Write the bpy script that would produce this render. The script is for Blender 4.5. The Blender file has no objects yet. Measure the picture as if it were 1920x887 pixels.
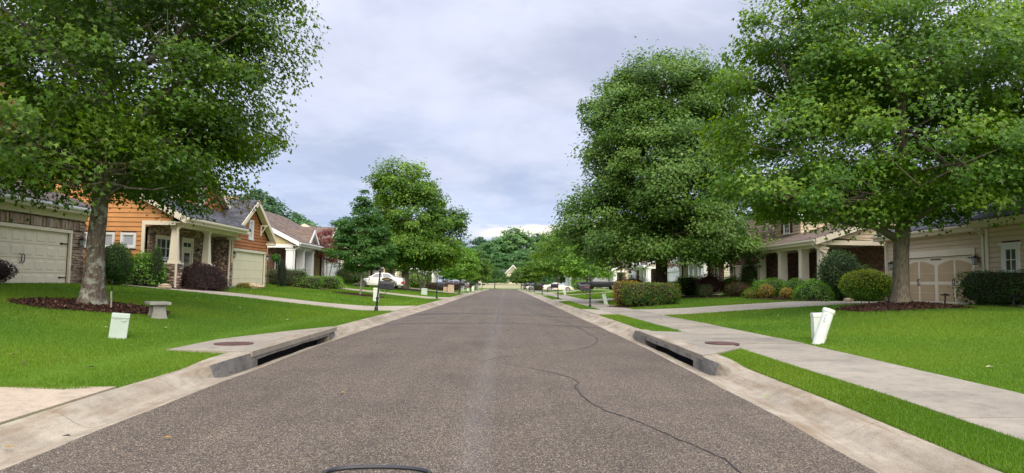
import bpy, bmesh, math, random
import numpy as np
from mathutils import Vector, Matrix

random.seed(7)
SC = bpy.context.scene
COL = SC.collection
R = math.radians

# ------------------------------------------------------------------ camera
def set_camera():
    F, roll = 1270.0, R(0.9)
    cr, sr = math.cos(roll), math.sin(roll)
    xp, yp = -13 * cr + 87 * sr, 87 * cr + 13 * sr
    p = math.atan(yp / F); psi = math.atan(-xp * math.cos(p) / F)
    f = Vector((math.sin(psi) * math.cos(p), math.cos(psi) * math.cos(p), math.sin(p)))
    r0 = Vector((math.cos(psi), -math.sin(psi), 0)); u0 = r0.cross(f)
    r = r0 * cr + u0 * sr; u = u0 * cr - r0 * sr
    cd = bpy.data.cameras.new('camera'); co = bpy.data.objects.new('camera', cd); COL.objects.link(co)
    m = Matrix((r, u, -f)).transposed().to_4x4(); m.translation = Vector((0, 0, 1.47))
    co.matrix_world = m
    cd.sensor_fit = 'HORIZONTAL'; cd.sensor_width = 36; cd.lens = F / 1920 * 36
    cd.clip_start = .05; cd.clip_end = 3000
    SC.camera = co
set_camera()

# ------------------------------------------------------------------ sky and sun (overcast afternoon)
SUN_EL, SUN_AZ = R(38), R(172)          # azimuth measured clockwise from +Y
def set_world():
    w = bpy.data.worlds.new('World'); SC.world = w; w.use_nodes = True
    nt = w.node_tree; N = nt.nodes; L = nt.links; N.clear()
    out = N.new('ShaderNodeOutputWorld'); bg = N.new('ShaderNodeBackground')
    sky = N.new('ShaderNodeTexSky'); sky.sky_type = 'NISHITA'; sky.sun_disc = False
    sky.sun_elevation = SUN_EL; sky.sun_rotation = SUN_AZ
    tc = N.new('ShaderNodeTexCoord'); sp = N.new('ShaderNodeSeparateXYZ'); L.new(tc.outputs['Generated'], sp.inputs[0])
    def math_(op, a, b=None, c=None, clamp=False):
        n = N.new('ShaderNodeMath'); n.operation = op; n.use_clamp = clamp
        for i, v in enumerate((a, b, c)):
            if v is None: continue
            if isinstance(v, (int, float)): n.inputs[i].default_value = v
            else: L.new(v, n.inputs[i])
        return n.outputs[0]
    def mix(fac, a, b, typ='MIX'):
        n = N.new('ShaderNodeMix'); n.data_type = 'RGBA'; n.blend_type = typ
        for s, v in ((n.inputs[0], fac), (n.inputs[6], a), (n.inputs[7], b)):
            if isinstance(v, tuple): s.default_value = (*v, 1)
            elif isinstance(v, (int, float)): s.default_value = v
            else: L.new(v, s)
        return n.outputs[2]
    z = math_('MAXIMUM', sp.outputs[2], 0.0)
    zz = math_('ADD', z, .22)
    px = math_('DIVIDE', sp.outputs[0], zz); py = math_('DIVIDE', sp.outputs[1], zz)
    cv = N.new('ShaderNodeCombineXYZ'); L.new(px, cv.inputs[0]); L.new(py, cv.inputs[1])
    def noise(scale, detail, rough, seed):
        n = N.new('ShaderNodeTexNoise'); n.noise_dimensions = '4D'; n.inputs['W'].default_value = seed
        n.inputs['Scale'].default_value = scale; n.inputs['Detail'].default_value = detail; n.inputs['Roughness'].default_value = rough
        n.inputs['Distortion'].default_value = .35
        L.new(cv.outputs[0], n.inputs['Vector']); return n.outputs[0]
    def rng(v, a, b, c=0.0, d=1.0):
        n = N.new('ShaderNodeMapRange'); n.interpolation_type = 'SMOOTHSTEP'; L.new(v, n.inputs[0])
        for i, x in enumerate((a, b, c, d)): n.inputs[i + 1].default_value = x
        return n.outputs[0]
    big = rng(noise(1.35, 5, .55, 3.1), .38, .62)
    fine = rng(noise(2.9, 6, .58, 8.4), .35, .7)
    low = rng(z, .02, .33)
    base = mix(low, (.345, .415, .60), (.46, .48, .585))
    grey = mix(low, (.265, .325, .475), (.315, .345, .44))
    c = mix(math_('MULTIPLY', big, .97), base, grey)
    c = mix(math_('MULTIPLY', fine, .5), c, (.545, .555, .645))
    # brighter towards the zenith, as any thick overcast is
    up = rng(z, .30, .95, 1.0, 2.9)
    c = mix(1.0, c, (1, 1, 1), 'MULTIPLY')
    n = N.new('ShaderNodeVectorMath'); n.operation = 'SCALE'; L.new(c, n.inputs[0]); L.new(up, n.inputs['Scale']); c = n.outputs[0]
    # low clear gap with sunlit haze near the horizon
    az = math_('DIVIDE', sp.outputs[0], math_('MAXIMUM', sp.outputs[1], .05))
    wob = math_('MULTIPLY', math_('SUBTRACT', noise(5.5, 4, .55, 1.7), .5), .03)
    tilt = math_('MULTIPLY', az, .055)
    zc = math_('ADD', math_('SUBTRACT', z, .0745), math_('SUBTRACT', wob, tilt))
    ga = rng(math_('ABSOLUTE', zc), .004, .0135, 1.0, 0.0)
    gb = rng(math_('ABSOLUTE', math_('SUBTRACT', az, .055)), .06, .13, 1.0, 0.0)
    gap = math_('MULTIPLY', math_('MULTIPLY', ga, gb), .95)
    c = mix(gap, c, (.68, .635, .56))
    sk = N.new('ShaderNodeVectorMath'); sk.operation = 'SCALE'; L.new(sky.outputs[0], sk.inputs[0]); sk.inputs['Scale'].default_value = .09
    final = mix(.93, sk.outputs[0], c)
    L.new(final, bg.inputs[0]); bg.inputs[1].default_value = .63
    L.new(bg.outputs[0], out.inputs[0])
    ld = bpy.data.lights.new('sun', 'SUN'); lo = bpy.data.objects.new('sun', ld); COL.objects.link(lo)
    ld.energy = 1.5; ld.angle = R(60); ld.color = (1.0, .90, .74)
    d = Vector((math.sin(SUN_AZ) * math.cos(SUN_EL), math.cos(SUN_AZ) * math.cos(SUN_EL), math.sin(SUN_EL)))
    lo.rotation_euler = d.to_track_quat('Z', 'Y').to_euler(); lo.location = (0, 0, 60)
set_world()
SC.view_settings.view_transform = 'Standard'; SC.view_settings.look = 'None'
SC.view_settings.exposure = 1.45; SC.view_settings.gamma = 1.0; SC.view_settings.use_curve_mapping = False
SC.render.engine = 'CYCLES'
SC.cycles.max_bounces = 6; SC.cycles.diffuse_bounces = 4; SC.cycles.transmission_bounces = 3; SC.cycles.glossy_bounces = 2
SC.cycles.use_denoising = True

# ------------------------------------------------------------------ terrain functions
def zroad(y):
    return np.interp(y, [-20, 0, 5.66, 8.3, 11, 15, 24, 33, 44, 67, 120, 172, 190, 600],
                     [-.25, -.2, -.12, -.05, -.02, .03, .03, .01, -.01, 0, -.1, -.29, -.33, -.33])
XL, XR = -4.07, 3.23                    # asphalt edges
BL, BR = -4.75, 3.98                    # backs of the curbs
def zg(x, y):
    x = np.asarray(x, float); y = np.asarray(y, float)
    l = np.interp(-x, [4.75, 6.0, 11, 16, 18, 24, 60], [.15, .185, .68, 1.12, 1.18, 1.25, 1.5])
    r = np.interp(x, [3.98, 6.6, 10, 14, 18, 24, 60], [.15, .2, .5, .80, .84, .9, 1.1])
    far = np.clip((np.asarray(y) - 186) / 6, 0, 1)
    e = np.where(x < -.4, l, r) * (1 - far) + .03 * far
    return zroad(y) + e
def gz(x, y): return float(zg(x, y))

# ------------------------------------------------------------------ materials
MATS = {}
def nodes_of(m):
    m.use_nodes = True
    return m.node_tree.nodes, m.node_tree.links, m.node_tree.nodes['Principled BSDF']
def mat(name, col, rough=.7, var=.0, scale=6.0, bump=.0, bscale=None, metal=0.0, spec=.35, col2=None, detail=6, stretch=None, objrand=0.0, coat=0.0):
    """plain surface: base colour, fine mottling (towards col2), relief"""
    if name in MATS: return MATS[name]
    m = bpy.data.materials.new(name); MATS[name] = m
    N, L, B = nodes_of(m)
    B.inputs['Roughness'].default_value = rough; B.inputs['Metallic'].default_value = metal
    B.inputs['Specular IOR Level'].default_value = spec; B.inputs['Coat Weight'].default_value = coat
    B.inputs['Base Color'].default_value = (*col, 1)
    tc = N.new('ShaderNodeTexCoord'); vec = tc.outputs['Object']
    if stretch:
        mp = N.new('ShaderNodeMapping'); mp.inputs['Scale'].default_value = stretch; L.new(vec, mp.inputs[0]); vec = mp.outputs[0]
    cs = None
    if var > 0 or col2:
        n = N.new('ShaderNodeTexNoise'); n.inputs['Scale'].default_value = scale; n.inputs['Detail'].default_value = detail; n.inputs['Roughness'].default_value = .62
        L.new(vec, n.inputs['Vector'])
        r = N.new('ShaderNodeValToRGB'); r.color_ramp.elements[0].position = .33; r.color_ramp.elements[1].position = .68
        c2 = col2 or tuple(min(1, c * (1 + var)) for c in col)
        c1 = col if col2 else tuple(c * (1 - var) for c in col)
        r.color_ramp.elements[0].color = (*c1, 1); r.color_ramp.elements[1].color = (*c2, 1)
        L.new(n.outputs[0], r.inputs[0]); cs = r.outputs[0]
    if objrand > 0:
        oi = N.new('ShaderNodeObjectInfo'); mr = N.new('ShaderNodeMapRange'); L.new(oi.outputs['Random'], mr.inputs[0])
        mr.inputs[3].default_value = 1 - objrand; mr.inputs[4].default_value = 1 + objrand
        v = N.new('ShaderNodeVectorMath'); v.operation = 'SCALE'
        if cs: L.new(cs, v.inputs[0])
        else: v.inputs[0].default_value = col
        L.new(mr.outputs[0], v.inputs['Scale']); cs = v.outputs[0]
    if cs: L.new(cs, B.inputs['Base Color'])
    if bump > 0:
        n2 = N.new('ShaderNodeTexNoise'); n2.inputs['Scale'].default_value = bscale or scale * 3; n2.inputs['Detail'].default_value = 5
        L.new(vec, n2.inputs['Vector'])
        b = N.new('ShaderNodeBump'); b.inputs['Strength'].default_value = bump; b.inputs['Distance'].default_value = .02
        L.new(n2.outputs[0], b.inputs['Height']); L.new(b.outputs[0], B.inputs['Normal'])
    return m

def leaf_mat(name, trans=.35):
    if name in MATS: return MATS[name]
    m = bpy.data.materials.new(name); MATS[name] = m
    N, L, B = nodes_of(m)
    at = N.new('ShaderNodeAttribute'); at.attribute_name = 'tint'
    L.new(at.outputs['Color'], B.inputs['Base Color']); B.inputs['Roughness'].default_value = .48; B.inputs['Specular IOR Level'].default_value = .3
    t = N.new('ShaderNodeBsdfTranslucent'); h = N.new('ShaderNodeHueSaturation'); h.inputs['Saturation'].default_value = 1.15; h.inputs['Value'].default_value = 1.75; h.inputs['Hue'].default_value = .485
    L.new(at.outputs['Color'], h.inputs['Color']); L.new(h.outputs[0], t.inputs[0])
    mx = N.new('ShaderNodeMixShader'); mx.inputs[0].default_value = trans
    o = N['Material Output']; L.new(B.outputs[0], mx.inputs[1]); L.new(t.outputs[0], mx.inputs[2]); L.new(mx.outputs[0], o.inputs[0])
    return m

def tint_mat(name, rough=.8, bump=.3, bscale=40):
    """colour carried piece by piece in the mesh attribute 'tint' (joined stones, chips)"""
    if name in MATS: return MATS[name]
    m = bpy.data.materials.new(name); MATS[name] = m
    N, L, B = nodes_of(m)
    at = N.new('ShaderNodeAttribute'); at.attribute_name = 'tint'
    n = N.new('ShaderNodeTexNoise'); n.inputs['Scale'].default_value = 18; n.inputs['Detail'].default_value = 5
    tc = N.new('ShaderNodeTexCoord'); L.new(tc.outputs['Object'], n.inputs['Vector'])
    mr = N.new('ShaderNodeMapRange'); mr.inputs[3].default_value = .7; mr.inputs[4].default_value = 1.3; L.new(n.outputs[0], mr.inputs[0])
    v = N.new('ShaderNodeVectorMath'); v.operation = 'SCALE'; L.new(at.outputs['Color'], v.inputs[0]); L.new(mr.outputs[0], v.inputs['Scale'])
    L.new(v.outputs[0], B.inputs['Base Color']); B.inputs['Roughness'].default_value = rough; B.inputs['Specular IOR Level'].default_value = .25
    return m

def stone_mat():
    m = bpy.data.materials.new('field_stone'); MATS['field_stone'] = m
    N, L, B = nodes_of(m)
    oi = N.new('ShaderNodeObjectInfo'); r = N.new('ShaderNodeValToRGB'); r.color_ramp.interpolation = 'LINEAR'
    cols = [(0, (.28, .175, .12)), (.2, (.43, .29, .195)), (.38, (.21, .14, .115)), (.55, (.50, .36, .25)), (.72, (.33, .22, .175)), (.86, (.52, .42, .32)), (1, (.30, .21, .175))]
    el = r.color_ramp.elements
    el[0].position, el[0].color = cols[0][0], (*cols[0][1], 1); el[1].position, el[1].color = 1, (*cols[-1][1], 1)
    for p, c in cols[1:-1]:
        e = el.new(p); e.color = (*c, 1)
    L.new(oi.outputs['Random'], r.inputs[0])
    tc = N.new('ShaderNodeTexCoord'); n = N.new('ShaderNodeTexNoise'); n.inputs['Scale'].default_value = 2.5; n.inputs['Detail'].default_value = 6; n.noise_dimensions = '4D'
    L.new(tc.outputs['Object'], n.inputs['Vector']); L.new(oi.outputs['Random'], n.inputs['W'])
    mr = N.new('ShaderNodeMapRange'); mr.inputs[3].default_value = .55; mr.inputs[4].default_value = 1.45; L.new(n.outputs[0], mr.inputs[0])
    v = N.new('ShaderNodeVectorMath'); v.operation = 'SCALE'; L.new(r.outputs[0], v.inputs[0]); L.new(mr.outputs[0], v.inputs['Scale'])
    L.new(v.outputs[0], B.inputs['Base Color']); B.inputs['Roughness'].default_value = .85
    b = N.new('ShaderNodeBump'); b.inputs['Strength'].default_value = .5; b.inputs['Distance'].default_value = .05; L.new(n.outputs[0], b.inputs['Height']); L.new(b.outputs[0], B.inputs['Normal'])
    return m

def asphalt_mat():
    m = bpy.data.materials.new('asphalt'); N, L, B = nodes_of(m)
    tc = N.new('ShaderNodeTexCoord'); O = tc.outputs['Object']
    def voro(scale):
        v = N.new('ShaderNodeTexVoronoi'); v.inputs['Scale'].default_value = scale; L.new(O, v.inputs['Vector']); return v
    def noise(scale, d=5, r=.6, vec=O):
        v = N.new('ShaderNodeTexNoise'); v.inputs['Scale'].default_value = scale; v.inputs['Detail'].default_value = d; v.inputs['Roughness'].default_value = r; L.new(vec, v.inputs['Vector']); return v
    def ramp(src, els):
        r = N.new('ShaderNodeValToRGB'); e = r.color_ramp.elements
        e[0].position, e[0].color = els[0][0], (*els[0][1], 1); e[1].position, e[1].color = els[-1][0], (*els[-1][1], 1)
        for p, c in els[1:-1]:
            q = e.new(p); q.color = (*c, 1)
        L.new(src, r.inputs[0]); return r.outputs[0]
    def mix(f, a, b, t='MIX'):
        n = N.new('ShaderNodeMix'); n.data_type = 'RGBA'; n.blend_type = t
        for s, v in ((n.inputs[0], f), (n.inputs[6], a), (n.inputs[7], b)):
            if isinstance(v, tuple): s.default_value = (*v, 1)
            elif isinstance(v, (int, float)): s.default_value = v
            else: L.new(v, s)
        return n.outputs[2]
    v = voro(118); sep = N.new('ShaderNodeSeparateColor'); L.new(v.outputs['Color'], sep.inputs[0])
    agg = ramp(sep.outputs[0], [(0, (.020, .016, .013)), (.38, (.048, .040, .033)), (.66, (.084, .069, .054)), (.80, (.175, .130, .084)), (.91, (.27, .21, .15)), (1, (.44, .38, .30))])
    v2 = voro(210); s2 = N.new('ShaderNodeSeparateColor'); L.new(v2.outputs['Color'], s2.inputs[0])
    agg2 = ramp(s2.outputs[1], [(0, (.028, .023, .019)), (.6, (.071, .059, .048)), (1, (.19, .15, .108))])
    c = mix(.25, agg, agg2)
    big = noise(.55, 6, .65)
    c = mix(.85, c, ramp(big.outputs[0], [(.3, (.86, .83, .80)), (.5, (1.16, 1.14, 1.11)), (.72, (1.34, 1.29, 1.22))]), 'MULTIPLY')
    # long rubbed streaks along the lane
    mp = N.new('ShaderNodeMapping'); mp.inputs['Scale'].default_value = (1.6, .06, 1); L.new(O, mp.inputs[0])
    st = noise(1.4, 5, .6, mp.outputs[0])
    c = mix(.8, c, ramp(st.outputs[0], [(.32, (.88, .86, .85)), (.7, (1.12, 1.12, 1.12))]), 'MULTIPLY')
    # worn paving joint along the crown of the road
    sp = N.new('ShaderNodeSeparateXYZ'); L.new(O, sp.inputs[0])
    wn = noise(.9, 4); a = N.new('ShaderNodeMath'); a.operation = 'MULTIPLY_ADD'; L.new(wn.outputs[0], a.inputs[0]); a.inputs[1].default_value = .16; L.new(sp.outputs[0], a.inputs[2])
    s = N.new('ShaderNodeMath'); s.operation = 'ADD'; L.new(a.outputs[0], s.inputs[0]); s.inputs[1].default_value = .20
    ab = N.new('ShaderNodeMath'); ab.operation = 'ABSOLUTE'; L.new(s.outputs[0], ab.inputs[0])
    mr = N.new('ShaderNodeMapRange'); mr.inputs[1].default_value = .03; mr.inputs[2].default_value = .24; mr.inputs[3].default_value = .11; mr.inputs[4].default_value = 0; L.new(ab.outputs[0], mr.inputs[0])
    c = mix(mr.outputs[0], c, (.27, .26, .25))
    L.new(c, B.inputs['Base Color']); B.inputs['Roughness'].default_value = .82; B.inputs['Specular IOR Level'].default_value = .3
    bp = N.new('ShaderNodeBump'); bp.inputs['Strength'].default_value = .55; bp.inputs['Distance'].default_value = .008; L.new(v.outputs['Distance'], bp.inputs['Height']); L.new(bp.outputs[0], B.inputs['Normal'])
    return m

def concrete_mat(name, col, stain, sc=1.2, objrand=.05, edge=None):
    m = bpy.data.materials.new(name); MATS[name] = m; N, L, B = nodes_of(m)
    tc = N.new('ShaderNodeTexCoord'); geo = N.new('ShaderNodeNewGeometry'); O = geo.outputs['Position']
    def noise(scale, d=6, r=.62):
        v = N.new('ShaderNodeTexNoise'); v.inputs['Scale'].default_value = scale; v.inputs['Detail'].default_value = d; v.inputs['Roughness'].default_value = r; L.new(O, v.inputs['Vector']); return v.outputs[0]
    def mr(s, a, b, c, d):
        n = N.new('ShaderNodeMapRange'); L.new(s, n.inputs[0])
        for i, x in enumerate((a, b, c, d)): n.inputs[i + 1].default_value = x
        return n.outputs[0]
    def mix(f, a, b, t='MIX'):
        n = N.new('ShaderNodeMix'); n.data_type = 'RGBA'; n.blend_type = t
        for s, v in ((n.inputs[0], f), (n.inputs[6], a), (n.inputs[7], b)):
            if isinstance(v, tuple): s.default_value = (*v, 1)
            elif isinstance(v, (int, float)): s.default_value = v
            else: L.new(v, s)
        return n.outputs[2]
    c = mix(mr(noise(sc), .42, .68, 0, 1), col, stain)
    c = mix(mr(noise(sc * 6), .48, .75, 0, .6), c, tuple(x * .55 for x in col))
    c = mix(mr(noise(sc * 2.3, 9, .72), .56, .74, 0, .45), c, tuple(x * .55 for x in stain))
    if edge:
        mp = N.new('ShaderNodeMapping'); mp.inputs['Scale'].default_value = (3.2, .55, 3); L.new(O, mp.inputs[0]); nn = N.new('ShaderNodeTexNoise'); nn.inputs['Scale'].default_value = 1.6; nn.inputs['Detail'].default_value = 9; nn.inputs['Roughness'].default_value = .68; L.new(mp.outputs[0], nn.inputs['Vector'])
        c = mix(mr(nn.outputs[0], .47, .66, 0, .8), c, edge)
    f = mr(noise(95, 3), .3, .7, .74, 1.24)
    v = N.new('ShaderNodeVectorMath'); v.operation = 'SCALE'; L.new(c, v.inputs[0]); L.new(f, v.inputs['Scale']); c = v.outputs[0]
    oi = N.new('ShaderNodeObjectInfo'); v = N.new('ShaderNodeVectorMath'); v.operation = 'SCALE'; L.new(c, v.inputs[0]); L.new(mr(oi.outputs['Random'], 0, 1, 1 - objrand, 1 + objrand), v.inputs['Scale']); c = v.outputs[0]
    L.new(c, B.inputs['Base Color']); B.inputs['Roughness'].default_value = .88; B.inputs['Specular IOR Level'].default_value = .25
    b = N.new('ShaderNodeBump'); b.inputs['Strength'].default_value = .35; b.inputs['Distance'].default_value = .006; L.new(noise(70, 4), b.inputs['Height']); L.new(b.outputs[0], B.inputs['Normal'])
    return m

def shingle_mat(name, c1, c2):
    m = bpy.data.materials.new(name); MATS[name] = m; N, L, B = nodes_of(m)
    tc = N.new('ShaderNodeTexCoord'); sp = N.new('ShaderNodeSeparateXYZ'); L.new(tc.outputs['Object'], sp.inputs[0])
    a = N.new('ShaderNodeMath'); a.operation = 'ADD'; L.new(sp.outputs[0], a.inputs[0]); L.new(sp.outputs[1], a.inputs[1])
    z = N.new('ShaderNodeMath'); z.operation = 'MULTIPLY'; L.new(sp.outputs[2], z.inputs[0]); z.inputs[1].default_value = 2.1
    cv = N.new('ShaderNodeCombineXYZ'); L.new(a.outputs[0], cv.inputs[0]); L.new(z.outputs[0], cv.inputs[1])
    br = N.new('ShaderNodeTexBrick'); br.inputs['Scale'].default_value = 1.0; br.inputs['Brick Width'].default_value = .33; br.inputs['Row Height'].default_value = .16
    br.inputs['Mortar Size'].default_value = .012; br.inputs['Color1'].default_value = (*c1, 1); br.inputs['Color2'].default_value = (*c2, 1); br.inputs['Mortar'].default_value = (*[x * .35 for x in c1], 1); br.inputs['Mortar Smooth'].default_value = .4
    L.new(cv.outputs[0], br.inputs['Vector'])
    n = N.new('ShaderNodeTexNoise'); n.inputs['Scale'].default_value = 1.3; n.inputs['Detail'].default_value = 8; L.new(tc.outputs['Object'], n.inputs['Vector'])
    mr = N.new('ShaderNodeMapRange'); mr.inputs[3].default_value = .65; mr.inputs[4].default_value = 1.35; L.new(n.outputs[0], mr.inputs[0])
    v = N.new('ShaderNodeVectorMath'); v.operation = 'SCALE'; L.new(br.outputs['Color'], v.inputs[0]); L.new(mr.outputs[0], v.inputs['Scale'])
    L.new(v.outputs[0], B.inputs['Base Color']); B.inputs['Roughness'].default_value = .92; B.inputs['Specular IOR Level'].default_value = .15
    b = N.new('ShaderNodeBump'); b.inputs['Strength'].default_value = .6; b.inputs['Distance'].default_value = .02; L.new(br.outputs['Fac'], b.inputs['Height']); b.invert = True; L.new(b.outputs[0], B.inputs['Normal'])
    return m

def bark_mat(name, c1, c2, lichen=None, amount=.5):
    m = bpy.data.materials.new(name); MATS[name] = m; N, L, B = nodes_of(m)
    tc = N.new('ShaderNodeTexCoord'); mp = N.new('ShaderNodeMapping'); mp.inputs['Scale'].default_value = (1, 1, .22); L.new(tc.outputs['Object'], mp.inputs[0])
    n = N.new('ShaderNodeTexNoise'); n.inputs['Scale'].default_value = 22; n.inputs['Detail'].default_value = 7; n.inputs['Roughness'].default_value = .7; L.new(mp.outputs[0], n.inputs['Vector'])
    r = N.new('ShaderNodeValToRGB'); r.color_ramp.elements[0].position = .36; r.color_ramp.elements[1].position = .66
    r.color_ramp.elements[0].color = (*c1, 1); r.color_ramp.elements[1].color = (*c2, 1); L.new(n.outputs[0], r.inputs[0]); c = r.outputs[0]
    if lichen:
        n3 = N.new('ShaderNodeTexNoise'); n3.inputs['Scale'].default_value = 5; n3.inputs['Detail'].default_value = 8; n3.inputs['Roughness'].default_value = .68; L.new(tc.outputs['Object'], n3.inputs['Vector'])
        mr = N.new('ShaderNodeMapRange'); mr.inputs[1].default_value = .50; mr.inputs[2].default_value = .57; mr.inputs[4].default_value = amount; L.new(n3.outputs[0], mr.inputs[0])
        x = N.new('ShaderNodeMix'); x.data_type = 'RGBA'; L.new(mr.outputs[0], x.inputs[0]); L.new(c, x.inputs[6]); x.inputs[7].default_value = (*lichen, 1); c = x.outputs[2]
    L.new(c, B.inputs['Base Color']); B.inputs['Roughness'].default_value = .92; B.inputs['Specular IOR Level'].default_value = .15
    b = N.new('ShaderNodeBump'); b.inputs['Strength'].default_value = .9; b.inputs['Distance'].default_value = .03; L.new(n.outputs[0], b.inputs['Height']); L.new(b.outputs[0], B.inputs['Normal'])
    return m

def turf_mat():
    m = bpy.data.materials.new('turf'); N, L, B = nodes_of(m)
    tc = N.new('ShaderNodeTexCoord'); O = tc.outputs['Object']
    def noise(s, d, r):
        n = N.new('ShaderNodeTexNoise'); n.inputs['Scale'].default_value = s; n.inputs['Detail'].default_value = d; n.inputs['Roughness'].default_value = r; L.new(O, n.inputs['Vector']); return n.outputs[0]
    def ramp(src, els):
        r = N.new('ShaderNodeValToRGB'); e = r.color_ramp.elements
        e[0].position, e[0].color = els[0][0], (*els[0][1], 1); e[1].position, e[1].color = els[-1][0], (*els[-1][1], 1)
        for p, c in els[1:-1]:
            q = e.new(p); q.color = (*c, 1)
        L.new(src, r.inputs[0]); return r.outputs[0]
    a = ramp(noise(.35, 6, .6), [(.3, (.085, .18, .014)), (.5, (.112, .215, .018)), (.68, (.155, .24, .028))])
    b = ramp(noise(28, 6, .7), [(.3, (.5, .55, .5)), (.5, (1, 1, 1)), (.72, (1.45, 1.35, 1.3))])
    x = N.new('ShaderNodeMix'); x.data_type = 'RGBA'; x.blend_type = 'MULTIPLY'; x.inputs[0].default_value = .9; L.new(a, x.inputs[6]); L.new(b, x.inputs[7])
    L.new(x.outputs[2], B.inputs['Base Color']); B.inputs['Roughness'].default_value = .9; B.inputs['Specular IOR Level'].default_value = .1
    bp = N.new('ShaderNodeBump'); bp.inputs['Strength'].default_value = .8; bp.inputs['Distance'].default_value = .05; L.new(noise(60, 4, .7), bp.inputs['Height']); L.new(bp.outputs[0], B.inputs['Normal'])
    return m

M_ASPH = asphalt_mat(); M_TURF = turf_mat(); M_STONE = stone_mat()
M_CURB = concrete_mat('curb_concrete', (.37, .318, .24), (.24, .20, .145), .8, .10, (.20, .14, .08))
M_WALK = concrete_mat('walk_concrete', (.305, .268, .208), (.215, .192, .155), .9, .12)
M_DRIVE = concrete_mat('drive_concrete', (.385, .33, .245), (.31, .265, .20), .7, .05)
M_PINKDRIVE = concrete_mat('warm_drive_concrete', (.43, .35, .255), (.37, .29, .205), 1.1, .03)
M_DIRTY = concrete_mat('stained_concrete', (.20, .19, .17), (.085, .08, .075), 2.2, .05)
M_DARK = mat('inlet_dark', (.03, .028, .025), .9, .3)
M_STONETINT = tint_mat('stone_joined'); M_CHIP = tint_mat('mulch_chip', .95)
M_MORTAR = mat('mortar', (.10, .075, .06), .95, .3, 12)
M_LEAF = leaf_mat('leaf', .36); M_BLADE = leaf_mat('grass_blade', .3)
M_BARK_L = bark_mat('lichen_bark', (.085, .066, .052), (.23, .185, .15), (.38, .39, .31), .85)
M_BARK_R = bark_mat('grey_bark', (.10, .082, .06), (.28, .235, .18), (.24, .25, .17), .4)
M_BARK_D = bark_mat('dark_bark', (.035, .028, .022), (.11, .085, .065))
M_BARK_P = bark_mat('pale_bark', (.28, .23, .19), (.45, .39, .33))
M_TAR = mat('tar', (.014, .013, .013), .5, .2)
M_CREAM = mat('cream_trim', (.76, .675, .51), .55, .04, 3)
M_WHITE = mat('white_trim', (.78, .77, .74), .5, .03, 3)
M_WHITECOL = mat('white_paint', (.80, .80, .79), .5, .03, 3)
M_GARCREAM = mat('cream_door', (.85, .72, .54), .5, .05, 2.0)
M_GARPALE = mat('pale_yellow_door', (.82, .73, .52), .5, .05, 2.0)
M_ORANGE = mat('orange_siding', (.55, .255, .085), .62, .10, 1.5, objrand=.05)
M_RUST = mat('rust_siding', (.40, .15, .05), .65, .12, 1.5, objrand=.06)
M_BEIGE = mat('beige_siding', (.60, .485, .335), .62, .06, 1.5, objrand=.03)
M_TAN = mat('tan_panel', (.50, .37, .215), .55, .05, 1.5)
M_YELLOW = mat('yellow_siding', (.60, .49, .265), .65, .05, 1.5)
M_PEACH = mat('peach_siding', (.62, .42, .26), .65, .06, 1.5)
M_PALEYEL = mat('pale_siding', (.60, .54, .40), .65, .06, 1.5)
M_ROOFG = shingle_mat('grey_shingle', (.055, .056, .062), (.115, .115, .125))
M_ROOFB = shingle_mat('brown_shingle', (.13, .092, .07), (.22, .165, .13))
M_ROOFT = shingle_mat('taupe_shingle', (.10, .078, .068), (.17, .14, .125))
M_GLASS = mat('window_glass', (.03, .036, .042), .06, .0, spec=.9)
M_BLIND = mat('pale_blind', (.42, .45, .47), .25, .15, 9, stretch=(.2, .2, 6), spec=.6)
M_BLACK = mat('black_metal', (.014, .014, .016), .42, .15, 8, spec=.5)
M_BOXBLACK = mat('mailbox_black', (.022, .022, .028), .38, .25, 5, spec=.5)
M_LAMPGLASS = mat('lamp_glass', (.5, .52, .52), .15, .0)
M_DOORDK = mat('dark_door', (.05, .02, .018), .4, .1)
M_UTIL = mat('utility_green', (.43, .50, .43), .55, .07, 4, .05)
M_PVC = mat('white_pvc', (.66, .69, .62), .45, .08, 3)
M_BENCH = concrete_mat('bench_stone', (.33, .315, .275), (.22, .215, .19), 3.0, .03)
M_IRON = mat('rusty_iron', (.10, .052, .046), .8, .3, 9, .6, 30)
M_SOIL = mat('soil', (.06, .036, .024), .95, .35, 9, .8, 25)
M_BRICK = tint_mat('brick_joined')

# ------------------------------------------------------------------ object helpers
def link(name, me, mats, parent=None, loc=None):
    o = bpy.data.objects.new(name, me); COL.objects.link(o)
    for m in (mats if isinstance(mats, (list, tuple)) else [mats]):
        if me is not None and len(me.materials) < len(mats if isinstance(mats, (list, tuple)) else [mats]): me.materials.append(m)
    if parent is not None: o.parent = parent
    if loc is not None: o.location = loc
    return o
def tag(o, label=None, cat=None, group=None, kind=None):
    if label: o['label'] = label
    if cat: o['category'] = cat
    if group: o['group'] = group
    if kind: o['kind'] = kind
    return o
def thing(name, label, cat, loc, rz=0.0, group=None):
    o = bpy.data.objects.new(name, None); COL.objects.link(o); o.empty_display_size = .2
    o.location = loc; o.rotation_euler = (0, 0, rz)
    return tag(o, label, cat, group)
def copy_tree(o, parent=None):
    c = o.copy(); COL.objects.link(c); c.parent = parent
    for ch in list(o.children):
        copy_tree(ch, c)
    return c

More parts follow.
